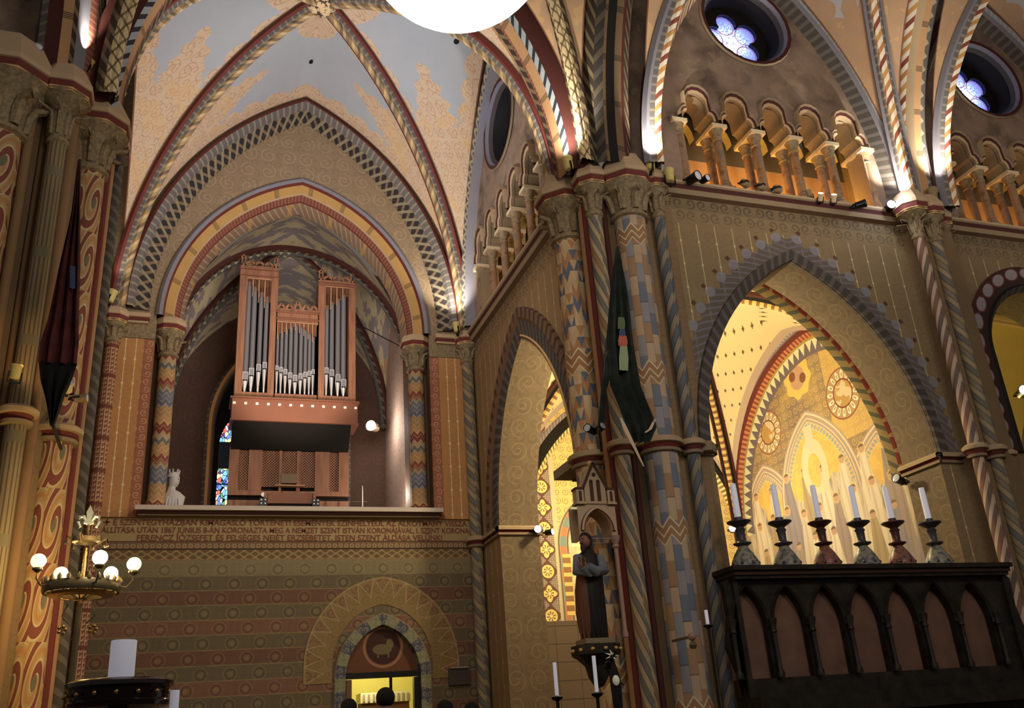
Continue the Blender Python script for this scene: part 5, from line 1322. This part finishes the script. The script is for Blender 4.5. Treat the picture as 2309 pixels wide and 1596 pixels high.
# ------------------------------------------------------------------ niche statue with canopy and console
stx = at(1345, 1440, y=10.75); SB = Vector((stx.x, 10.78, stx.z))
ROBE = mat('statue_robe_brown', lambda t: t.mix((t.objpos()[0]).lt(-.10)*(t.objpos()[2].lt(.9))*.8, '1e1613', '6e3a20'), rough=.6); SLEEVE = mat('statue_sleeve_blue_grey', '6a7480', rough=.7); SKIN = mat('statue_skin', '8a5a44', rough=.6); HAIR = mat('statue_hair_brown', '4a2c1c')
hS = at(1345, 1200, y=10.78).z-SB.z+.0
st = empty('statue', SB); tag(st, 'painted statue of a robed saint with raised hands under the gothic canopy', 'statue')
k = hS/1.45
mb = MB()
def RL(rs): return [(a*k, b*k, c*k, d*k, e*k) for a, b, c, d, e in rs]
ring_loft(mb, RL([(0,0,0,.02,.02),(0,0,0,.17,.13),(-.02,0,.1,.2,.15),(-.03,0,.35,.215,.16),(-.02,0,.65,.21,.15),(0,0,.85,.19,.14),(0,0,1.0,.185,.135),(0,0,1.12,.165,.11),(0,0,1.17,.09,.085),(-.01,-.01,1.2,.055,.06),(-.015,-.02,1.235,.055,.06),(-.02,-.02,1.27,.07,.085),(-.02,-.02,1.34,.085,.1),(-.02,-.01,1.40,.075,.09),(-.02,0,1.44,.04,.05),(-.02,0,1.45,.01,.01)]), ROBE)
for q in range(9):
    a = -pi*.95+q*pi*.9/8; mb.tube([(.19*k*cos(a)-.02*k, .15*k*sin(a), .0), (.2*k*cos(a)-.03*k, .155*k*sin(a), .4*k), (.17*k*cos(a), .13*k*sin(a), .85*k)], [.016*k,.02*k,.008*k], ROBE, 6)
mb.build('figure', st)
mb = MB(); mb.ball((-.04*k,-.05*k,1.31*k), .078*k, SKIN, 14, (1,1,1.25)); mb.ball((-.105*k,-.085*k,1.305*k), .018*k, SKIN, 8, (1,1,1.3))
for s in (-1, 1): mb.ball((-.085*k+s*.025*k, -.115*k+s*.02*k, 1.33*k), .010*k, DARK, 6)
mb.ball((-.1*k,-.1*k,1.265*k), .02*k, REDD, 8, (1,1,.4)); mb.build('head', st)
mb = MB(); mb.ball((.0,.0,1.33*k), .095*k, HAIR, 14, (1,1,1.15)); mb.ball((-.09*k,-.08*k,1.22*k), .05*k, HAIR, 10, (.8,.8,1.5)); mb.tube([(.05*k,.02*k,1.3*k),(.07*k,.02*k,1.15*k),(.08*k,0,1.05*k)], [.05*k,.05*k,.02*k], HAIR); mb.build('hair', st)
mb = MB()
for s, hz in ((-1, 1.0), (1, .9)):
    mb.tube([(.15*k*s,-.02*k,1.1*k), (.19*k*s-.02*k,-.1*k,.9*k), (-.05*k+.05*k*s,-.24*k,.86*k), (-.16*k+.03*k*s,-.27*k,.93*k)], [.075*k,.085*k,.075*k,.055*k], SLEEVE, 10)
mb.build('sleeves', st)
mb = MB()
for s in (-1, 1):
    hx, hy, hz = (-.2+.03*s)*k, -.28*k, .95*k
    mb.ball((hx, hy, hz), .035*k, SKIN, 10, (.6, 1, 1.2))
    for q in range(4): mb.tube([(hx, hy-.025*k+.016*k*q, hz+.03*k), (hx-.008*k, hy-.027*k+.016*k*q, hz+(.075+.008*(q in (1,2)))*k), (hx-.022*k, hy-.026*k+.016*k*q, hz+(.1+.01*(q in (1,2)))*k)], [.009*k,.008*k,.006*k], SKIN, 6)
    mb.tube([(hx, hy+.03*k, hz), (hx-.015*k, hy+.05*k, hz+.03*k), (hx-.03*k, hy+.045*k, hz+.06*k)], [.01*k,.009*k,.007*k], SKIN, 6)
mb.build('hands', st)
mb = MB(); mb.box((0,.02*k,-.03), (.42*k,.36*k,.06), STONE_D); mb.build('plinth', st, smooth=False)
cn = empty('niche_canopy', at(1345, 1195, y=10.95)); tag(cn, 'small gothic stone canopy with lancet gable over the saint statue', 'canopy')
CST = mat('canopy_cream_stone', 'b89a78'); CLN = mat('canopy_brown_line', '4a2a1c')
g = .0068*1.6
mb = MB()
A_ = Arch(0, .19, .28, -.02); 
wall_holes(mb, [(-.27,-.12),(.27,-.12),(.27,.33),(-.27,.33)], [A_.hole(-.115)], lambda p, z, d: (p, d-.06, z), .3, CST, CST)
sweep_arch(mb, A_, [(.335,-.06,CLN),(.33,-.09,CST),(.30,-.1,CLN),(.285,-.09,GOLDL),(.28,-.05,CST)], lambda p, z, d: (p, d, z))
mb.build('arch', cn, smooth=False)
mb = MB(); mb.prism([(-.15,.33),(.15,.33),(.15,.56),(0,.86),(-.15,.56)], -.08, .2, CST, Matrix(((1,0,0),(0,0,1),(0,1,0))))
for s in (-1, 1): mb.bar((s*.17, -.085, .54), (0, -.085, .88), .03, CLN)
for s in (-1, 1): mb.box((s*.05, -.085, .5), (.045, .02, .26), CLN); mb.ball((s*.05, -.085, .63), .023, CLN, 8)
mb.ball((0,-.085,.72), .028, CLN, 10, (1,.4,1)); mb.lathe([(.02,0),(.045,.03),(.02,.07)], GOLDL, (0,.0,.86), 8); mb.build('gable', cn, smooth=False)
for s in (-1, 1):
    mb = MB(); mb.box((s*.22,-.02,.42), (.1,.14,.2), CST); mb.box((s*.22,-.095,.43), (.035,.01,.13), CLN); mb.box((s*.22,-.02,.53), (.12,.16,.03), CLN); mb.box((s*.22,-.02,.335), (.13,.17,.03), CST); mb.build('side_turret', cn, smooth=False)
mb = MB(); mb.lathe([(.04,-1.35),(.04,-1.3),(.028,-1.25),(.028,-.25),(.05,-.22),(.035,-.19),(.065,-.12),(.07,-.08)], mat('pink_marble_column', 'a88070', rough=.35), (.24,-.02,0), 12); mb.build('column', cn)
cs = empty('statue_console', (SB.x, SB.y, SB.z-.06)); tag(cs, 'dark carved gold-dotted corbel under the saint statue', 'corbel')
mb = MB(); mb.lathe([(.001,-.5),(.06,-.48),(.12,-.38),(.15,-.25),(.24,-.16),(.28,-.14),(.30,-.12),(.30,-.01),(.001,-.01)], WOODD, (0,.02,0), 8, phase=pi/8); mb.build('corbel', cs, sharp=20)
mb = MB()
for q in range(12):
    a = 2*pi*q/12; mb.ball((.30*cos(a), .02+.30*sin(a), -.07), .026, GOLDL, 8, (1,1,.8))
mb.build('gilded_studs', cs)

# ------------------------------------------------------------------ chandelier by the left pier
GLOBE = mat('globe_milk_glass', 'fff4cc', emit=1.1, age=0, rough=.3); GLOBEB = mat('globe_milk_glass_bright', 'fffbe8', emit=9, age=0, rough=.3); BRZ = mat('lamp_dark_bronze', '7a6a48', rough=.35, metal=.5, age=0); SILV = mat('finial_pale_metal', 'b8c4bc', rough=.35, metal=.3, age=0)
LY = 9.6
lp = at(184, 1326, y=LY); LR = .33
ch = empty('ring_chandelier', lp); tag(ch, 'bronze crown chandelier with milk-glass globes and fleur-de-lis finial by left pier', 'chandelier')
Lz = lambda py: at(172, py, y=LY).z-lp.z
mb = MB(); mb.lathe([(LR-.02,-.045),(LR,-.05),(LR+.01,-.03),(LR+.01,.03),(LR,.045),(LR-.02,.04),(LR-.02,-.045)], BRZ, n=36)
for q in range(24):
    a = 2*pi*q/24; mb.lathe([(.018,.04),(.02,.07),(.002,.1)], BRZ, (LR*cos(a), LR*sin(a), 0), 6)
mb.build('crown_ring', ch, sharp=40)
mb = MB(); mb.lathe([(LR*.55,-.085),(LR*.85,-.075),(LR*.9,-.05)], BRASS, n=28)
for q in range(16):
    a = 2*pi*q/16; mb.bar((.03*cos(a),.03*sin(a),-.1), (LR*cos(a),LR*sin(a),-.045), .012, BRZ)
mb.build('openwork_basket', ch, smooth=False)
for q, (a, br) in enumerate(((218, 0), (122, 0), (-10, 0), (62, 1), (-68, 1))):
    a = math.radians(a); c_, s_ = cos(a), sin(a); R1 = LR+.12
    mb = MB(); mb.tube([(LR*c_, LR*s_, 0), ((LR+.07)*c_, (LR+.07)*s_, -.01), (R1*c_, R1*s_, .05), (R1*c_, R1*s_, .12)], .009, BRZ, 6); mb.lathe([(.012,.1),(.045,.125),(.045,.14),(.02,.15)], BRZ, (R1*c_, R1*s_, 0), 12); arm = mb.build('arm', ch)
    mb = MB(); mb.ball((R1*c_, R1*s_, .205), .066, GLOBEB if br else GLOBE, 18); mb.build('globe', arm)
mb = MB(); mb.tube([(0,0,-.14),(0,0,Lz(1235))], .011, BRASS, 8)
for q in range(22): mb.ball((0,0,.03+q*(Lz(1240)-.03)/22), .015, BRASS, 8)
mb.lathe([(.03,.0),(.045,.03),(.03,.06),(.05,.08),(.0,.1)], BRASS, (0,0,-.02), 12); mb.build('twisted_rod', ch)
mb = MB(); zc = Lz(1218); mb.lathe([(.10,zc-.03),(.13,zc-.02),(.13,zc+.02),(.1,zc+.03)], BRZ, n=20)
for q in range(6):
    a = 2*pi*q/6+.3; mb.tube([(.12*cos(a),.12*sin(a),zc), (.18*cos(a),.18*sin(a),zc+.03), (.19*cos(a),.19*sin(a),zc-.04), (.16*cos(a),.16*sin(a),zc-.05)], .014, BRZ, 6)
mb.build('upper_crown', ch)
mb = MB(); z = Lz(1178)
def flat(pts, th=.012): mb.prism(pts, -th, th, SILV, Matrix(((1,0,0),(0,0,1),(0,1,0))))
flat([(0,z+.17),(.03,z+.1),(.018,z+.02),(.022,z-.02),(-.022,z-.02),(-.018,z+.02),(-.03,z+.1)])
for s in (-1, 1): mb.tube([(s*.015,0,z-.0),(s*.05,0,z+.06),(s*.085,0,z+.055),(s*.095,0,z+.01),(s*.07,0,z-.045),(s*.085,0,z-.055)], [.012,.018,.016,.014,.012,.006], SILV, 8)
mb.box((0,0,z+.0), (.09,.03,.022), SILV); mb.tube([(0,0,z-.02),(0,0,zc)], .012, BRZ, 8); mb.build('fleur_de_lis', ch)
for q in (-1, 1):
    mb = MB(); mb.tube([(q*.1,0,-.14),(q*.14,0,-.25),(q*.07,0,-.32)], .008, BRZ, 6)
    for j in range(5): mb.ball((q*.13+.03*cos(j*1.26), -.0+.01*j, -.37+.03*sin(j*1.26)), .018, BRASS, 8)
    mb.build('pendant_leaf', ch)
mb = MB(); mb.lathe([(.16,-lp.z),(.16,-lp.z+.05),(.03,-lp.z+.1),(.024,-.16)], BRZ, n=14); mb.build('standard_pole', ch)

# ------------------------------------------------------------------ white globe lamp hanging overhead
gl = empty('hanging_globe', at(1027, -155, y=4.2)); tag(gl, 'huge glaring white globe lamp cut off by the top edge', 'lamp')
rg = (at(1165, 0, y=4.2)-at(885, 0, y=4.2)).length/2*211/140
mb = MB(); mb.ball((0,0,0), rg, mat('big_globe_glow', 'fdfff0', emit=6, age=0), 48); mb.build('glass_globe', gl)
mb = MB(); mb.lathe([(.1,rg*.98),(.14,rg*.97),(.14,rg+.05),(.03,rg+.1),(.03,rg+2.5)], BRASS, n=16); mb.build('hanger', gl)

# ------------------------------------------------------------------ foreground candles
def pillar_candle(loc, r, h, label, name='candle'):
    e = empty(name, loc); tag(e, label, 'candle')
    mb = MB(); mb.lathe([(.001,0),(r,0),(r,h-.004),(r*.96,h),(r*.7,h-.006),(.001,h-.008)], WHITEC, n=24); mb.build('wax', e, sharp=50)
    mb = MB(); mb.tube([(0,0,h-.01),(.001,0,h+.006)], .0025, IRON, 6); mb.build('wick', e)
TY = 5.0
tz = at(272, 1534, y=TY).z
p = at(272, 1534, y=TY)
LACQ = mat('dark_lacquer_wood', lambda t: t.soft(t.noise(5.), [(.3, '160a08'), (.7, '2e1410')]), rough=.18, spec=.6)
tbl = empty('candle_stand', (p.x, TY, 0)); tag(tbl, 'dark polished round stand carrying the thick white candle', 'stand')
mb = MB(); Rt = (at(395,1545,y=TY)-at(148,1545,y=TY)).length/2
mb.lathe([(.001,tz),(Rt*.9,tz),(Rt,tz-.012),(Rt,tz-.03),(Rt*.93,tz-.04),(Rt*.9,tz-.09),(Rt*.95,tz-.1),(Rt*.9,tz-.12),(Rt*.6,tz-.14)], LACQ, n=40); mb.build('top', tbl, sharp=40)
mb = MB(); mb.lathe([(Rt*.6,tz-.14),(Rt*.25,tz-.2),(.04,tz-.4),(.05,.5),(.03,.3),(.18,.05),(.19,0)], LACQ, n=24); mb.build('pedestal', tbl)
mb = MB()
for q in range(9):
    a = -pi+q*pi/8; mb.ball((Rt*.99*cos(a), Rt*.99*sin(a), tz-.065), .011, BRASS, 8)
mb.build('brass_studs', tbl)
pillar_candle((p.x, TY, tz), (at(303,1533,y=TY)-at(243,1533,y=TY)).length/2, at(277,1444,y=TY).z-tz, 'thick white pillar candle on the dark polished stand')
q = at(391, 1610, y=4.9); bs = empty('brass_socket', (q.x, 4.9, 0)); tag(bs, 'slim brass holder under the small candle right of the polished stand', 'candle holder')
mb = MB(); mb.lathe([(.1,0),(.1,.03),(.015,.08),(.015,q.z-.05),(.035,q.z-.03),(.035,q.z),(.001,q.z)], BRASS, n=14); mb.build('stem', bs)
pillar_candle((q.x, 4.9, q.z), .021, at(391,1556,y=4.9).z-q.z, 'small white candle at the right edge of the polished stand')
# pricket stands with tall thin candles before the big pier
def pricket(px, ptop, pbot, y, label, klab, r=.018):
    b = at(px, pbot, y=y); e = empty('pricket_stand', (b.x, y, 0)); tag(e, label, 'candle stand')
    mb = MB(); mb.lathe([(.14,0),(.14,.03),(.03,.1),(.016,.3),(.016,b.z-.05),(.05,b.z-.03),(.055,b.z-.012),(.015,b.z),(.001,b.z)], IRON, n=16); mb.build('stem', e, sharp=40)
    pillar_candle((b.x, y, b.z), r, at(px, ptop, y=y).z-b.z, klab)
pricket(1256, 1493, 1568, 8.6, 'black pricket stand of the left thin candle near the bottom', 'tall thin white candle standing left of the statue corbel')
pricket(1346, 1478, 1560, 8.4, 'black pricket stand under the statue corbel', 'tall thin white candle standing below the statue corbel')
pricket(1596, 1375, 1407, 9.6, 'slender stand before the lower shafts of the big pier', 'short white candle glowing against the lower big pier', .02)
# flower-headed wrought stand
ws = empty('wrought_iron_stand', (at(1380, 1500, y=8.9).x, 8.9, 0)); tag(ws, 'dark wrought stand with pale star flower and round bloom below the statue', 'stand')
zf = at(1385, 1478, y=8.9).z; zr = at(1375, 1535, y=8.9).z
mb = MB(); mb.tube([(0,0,0),(.02,0,1.0),(.02,0,zr),(0,0,zf-.05)], [.04,.03,.06,.03], IRON, 8)
for k_ in range(7):
    a = k_*.9; mb.tube([(.0,0,zr-.1+.05*k_),(.07*cos(a),.05*sin(a),zr-.02+.05*k_),(.11*cos(a),.08*sin(a),zr-.05+.05*k_)], [.02,.018,.004], IRON, 6)
mb.build('stem', ws)
mb = MB(); PALE = mat('pale_petal', 'd8d8b8', emit=.15, age=0)
for k_ in range(7):
    a = 2*pi*k_/7; mb.add([(.0,-.02,zf),(.025*cos(a-.35),-.03,zf+.025*sin(a-.35)),(.085*cos(a),-.02,zf+.065*sin(a)),(.025*cos(a+.35),-.03,zf+.025*sin(a+.35))], [(0,1,2,3)], PALE)
mb.build('star_flower', ws, smooth=False)
mb = MB(); mb.ball((0,-.06,zr), .045, PALE, 12, (.8,.8,1.1)); mb.build('round_bloom', ws)
sc_ = empty('wall_sconce', at(1560, 1435, y=10.4)); tag(sc_, 'small tarnished sconce ornament on the lower big pier', 'sconce')
mb = MB(); mb.ball((0,0,0), .05, mat('sconce_pinkish', '9a7866', rough=.4), 12); mb.lathe([(.03,-.14),(.05,-.1),(.02,-.05)], BRZ, n=10); mb.bar((0,0,0),(0,.5,0),.03,BRZ); mb.build('body', sc_)
wp = empty('wall_sign', at(1035, 1510, y=17.95)); tag(wp, 'small dark board with pale top edge right of the door', 'sign')
mb = MB(); mb.box((0,0,-.12), (.42,.04,.3), mat('sign_dark', '4a4440')); mb.build('board', wp, smooth=False); mb = MB(); mb.box((0,-.02,.04), (.34,.07,.02), mat('sign_edge', 'a89c88')); mb.build('top_edge', wp, smooth=False)

# ------------------------------------------------------------------ cupboard seen through the door
cb = empty('wardrobe_cabinet', (4.0, 20.6, 0)); tag(cb, 'brown cabinet with pale carved top seen through the lit doorway', 'cabinet')
mb = MB(); zc = at(895, 1556, y=20.3).z; mb.box((0,0,zc/2-.1), (1.0,.5,zc-.2), mat('cabinet_brown', '5c3422')); mb.build('body', cb, smooth=False)
mb = MB(); mb.box((0,0,zc-.12), (1.06,.56,.2), mat('cabinet_pale_top', 'cfc6b4'));
for k_ in range(10): mb.box((-.46+.102*k_,-.285,zc-.12), (.04,.02,.14), mat('cabinet_top_line', '9a8c78'))
mb.build('cornice', cb, smooth=False)
for k_ in range(3):
    mb = MB(); mb.box((-.33+.33*k_,-.26,zc/2-.1), (.28,.03,zc-.5), mat('cabinet_door_dark', '3a2016')); d_ = mb.build('door', cb, smooth=False); mb = MB(); mb.ball((-.22+.33*k_,-.29,1.2), .02, BRASS, 8); mb.build('knob', d_)
hb = empty('door_closer_bar', at(881, 1530, y=18.5)); tag(hb, 'short dark upright bar hanging in the lit doorway', 'bar')
mb = MB(); mb.tube([(0,0,.14),(0,0,-.3)], .03, IRON); mb.box((0,0,.16),(.1,.06,.1),IRON); mb.build('bar', hb)

# ------------------------------------------------------------------ visitors whose heads show at the lower edge
def person(loc, rz, coat, haircol, label, h=1.72):
    e = empty('person', loc, rz); tag(e, label, 'person')
    k = h/1.72
    CO = mat('coat_'+coat, coat, rough=.9); HA = mat('hair_'+haircol, haircol, rough=.8); SK = mat('visitor_skin', 'b08068', rough=.6)
    mb = MB(); body = SK
    R_ = [(0,0,.84,.15,.11),(0,0,1.0,.14,.1),(0,0,1.25,.17,.115),(0,0,1.38,.19,.11),(0,0,1.44,.12,.08),(0,0,1.47,.055,.055),(0,0,1.52,.05,.055),(0,-.01,1.55,.06,.075),(0,-.01,1.62,.072,.09),(0,0,1.68,.07,.085),(0,0,1.715,.04,.05),(0,0,1.72,.005,.005)]
    ring_loft(mb, [tuple(v*k for v in r) for r in R_], body, 20)
    mb.ball((0,-.1*k,1.6*k), .014*k, SK, 8, (1,1.2,1.5))
    for s in (-1, 1):
        mb.tube([(s*.08*k,0,.9*k),(s*.09*k,0,.5*k),(s*.09*k,.01*k,.1*k),(s*.09*k,-.08*k,.04*k)], [.09*k,.065*k,.045*k,.04*k], body, 10)
        mb.tube([(s*.19*k,0,1.38*k),(s*.23*k,.02*k,1.1*k),(s*.22*k,-.05*k,.86*k)], [.055*k,.045*k,.035*k], body, 10)
        mb.ball((s*.075*k,0,1.61*k), .018*k, SK, 8, (.5,1,1.4)); mb.ball((s*.03*k,-.092*k,1.62*k), .009*k, DARK, 6)
        for q in range(4): mb.tube([(s*.22*k,-.07*k+.018*k*q,.85*k),(s*.22*k,-.075*k+.018*k*q,.79*k),(s*.21*k,-.075*k+.016*k*q,(.755-.008*(q in (1,2)))*k)], .008*k, SK, 6)
        mb.tube([(s*.21*k,-.08*k,.86*k),(s*.2*k,-.1*k,.82*k),(s*.2*k,-.1*k,.79*k)], .009*k, SK, 6)
    mb.ball((0,-.092*k,1.56*k), .018*k, REDD, 8, (1,.4,.35)); mb.build('body', e)
    mb = MB(); ring_loft(mb, [tuple(v*k for v in r) for r in [(0,0,.70,.18,.14),(0,0,.72,.19,.15),(0,0,1.0,.16,.12),(0,0,1.25,.19,.13),(0,0,1.38,.21,.125),(0,0,1.44,.14,.1),(0,0,1.47,.07,.07)]], CO, 20)
    for s in (-1, 1): mb.tube([(s*.19*k,0,1.39*k),(s*.235*k,.02*k,1.1*k),(s*.225*k,-.05*k,.88*k)], [.068*k,.06*k,.048*k], CO, 10); mb.tube([(s*.08*k,0,.95*k),(s*.09*k,0,.5*k),(s*.09*k,.01*k,.1*k)], [.1*k,.078*k,.06*k], CO, 10)
    mb.build('coat', e)
    mb = MB(); mb.ball((0,.018*k,1.645*k), .092*k, HA, 16, (.95,1,.98)); mb.build('hair', e)
for px, py, y, c_, h_, lab in ((868, 1556, 9.0, '2a2624', '1c1410', 'dark-haired visitor in front of the lit doorway, head at lower edge'), (786, 1580, 10.4, '5a2430', '1a1418', 'visitor with dark hair and reddish coat left of the lit doorway'), (1002, 1583, 9.4, '2c2c34', '16110e', 'visitor right of the doorway, only dark hair showing'), (1062, 1587, 9.8, '343038', '120e0c', 'visitor before the spiral corner shaft, only dark hair showing')):
    p = at(px, py, y=y); person((p.x, y, 0), pi, c_, h_, lab, p.z+.012)
# vault ventilation holes
VENT = []
# ------------------------------------------------------------------ light
W = bpy.data.worlds.new('world'); SC.world = W; W.use_nodes = True
W.node_tree.nodes['Background'].inputs[0].default_value = (*lin('ffeedd'), 1); W.node_tree.nodes['Background'].inputs[1].default_value = .13
def light(kind, loc, power, color='ffe0b0', size=.2, target=None, spot=60, blend=.6, name='lamp_or_fill_light'):
    d = bpy.data.lights.new(name, kind); d.energy = power; d.color = lin(color)
    o = bpy.data.objects.new(name, d); COL.objects.link(o); o.location = loc
    if kind == 'AREA': d.size = size
    else: d.shadow_soft_size = size
    if kind == 'SPOT': d.spot_size = math.radians(spot); d.spot_blend = blend
    if target is not None: o.rotation_euler = (Vector(target)-Vector(loc)).to_track_quat('-Z', 'Y').to_euler()
    return o
# added fill lights: bay vault washed from below, soft general light from the nave
light('AREA', (1.8, 13.6, 9.6), 235, 'fff6ee', 2.0, (1.8, 15.2, 15))
light('AREA', (2.5, 3.0, 8.2), 130, 'fff0de', 2.5, (3.0, 18, 9))
light('AREA', (2.2, 12.0, 8.2), 95, 'ffeedc', 1.6, (1.9, 18, 7.6))
light('AREA', (7.5, 2.5, 8.0), 170, 'fff0de', 2.5, (9.5, 11.3, 8.5))
# chapel
light('POINT', (7.9, 14.2, 6.7), 580, 'ffe6b4', .3)
light('POINT', (10.2, 16.2, 5.6), 90, 'ffeccc', .3)
light('POINT', (7.3, 16.9, 5.2), 60, 'ffe6a8', .2)
light('POINT', (15, 14, 6), 130, 'ffe28c', .3)
# vestry
light('POINT', (3.6, 20, 2.9), 70, 'fff2b8', .2)
# loft
light('POINT', at(842, 962, y=20.7), 60, 'fff6ee', .1)
light('SPOT', (1.8, 16.2, 6.6), 520, 'ffe8d0', .3, (1.85, 19.6, 9), 50)  # added fill in front of the organ, no fitting there
light('POINT', (4.0, 19.1, 6.2), 45, 'fff0e0', .15)
# triforium glow
for x in (7.5, 8.4, 9.2, 10.0, 10.8): light('POINT', (x, 11.98, 9.54), 26, 'ffc258', .05)
for x in (13.6, 14.6, 15.6): light('POINT', (x, 11.95, 9.56), 12, 'ffb84c', .06)
for y in (14.0, 15.6, 16.6): light('POINT', (6.2, y, 9.6), 4, 'ffb84c', .06)
# hot floodlights at the rib feet
def hot(px, py, y, tgt, power, spot=70, off=(0, -.25, .12), color='fff4e0'):
    p = at(px, py, y=y)+Vector(off); light('SPOT', p, power, color, .04, tgt, spot, .8)
hot(196, 152, 11.2, (-1.9, 11.3, 13.0), 200, 50)
hot(1030, 738, 17.5, (5.0, 18.2, 12.5), 260, 80, (-.1, -.25, .1))
hot(1281, 369, 10.95, (5.35, 11.6, 11.3), 420, 75, (-.1, -.15, .1))
hot(1466, 370, 10.7, (6.9, 11.2, 11.8), 380, 65, (.05, -.1, .1))
hot(2104, 440, 10.85, (12.6, 11.2, 13.5), 420, 70, (.1, -.3, .1))
hot(2026, 458, 11.1, (11.2, 11.1, 13.5), 380, 90, (0, -.2, .1))
hot(250, 668, 17.6, (-1.6, 18, 13), 40, 60)
light('POINT', at(2006, 466, y=11.05)+Vector((-.12, -.35, .05)), 12, 'eef4ff', .05)
light('SPOT', at(70, 835, y=10.4)+Vector((0, -.25, .0)), 12, 'ffc880', .04, at(72, 800, y=10.9), 60)
# chandelier globes
for a in (62, -68): light('POINT', lp+Vector(((LR+.12)*cos(math.radians(a)), (LR+.12)*sin(math.radians(a)), .32)), 16, 'ffd890', .06)
light('POINT', lp+Vector((-.15, .5, .3)), 60, 'ffcf78', .06)  # extra light away from the globes, added to brighten the swirl shaft
SC.view_settings.view_transform = 'Standard'
SC.view_settings.look = 'None'
SC.view_settings.exposure = 0
SC.cycles.max_bounces = 5; SC.cycles.diffuse_bounces = 3; SC.cycles.glossy_bounces = 2; SC.cycles.transmission_bounces = 2
SC.cycles.caustics_reflective = False; SC.cycles.caustics_refractive = False; SC.cycles.sample_clamp_indirect = 6
SC.cycles.use_denoising = True
light('AREA', (9.0, 8.6, 8.8), 45, 'ffe8d0', 2.0, (9.3, 11.0, 14.2))  # added fill that brightens the nave vault
light('AREA', (14.6, 8.6, 8.8), 30, 'ffe8d0', 2.0, (14.8, 11.0, 14.2))  # matching added fill under the far nave vault
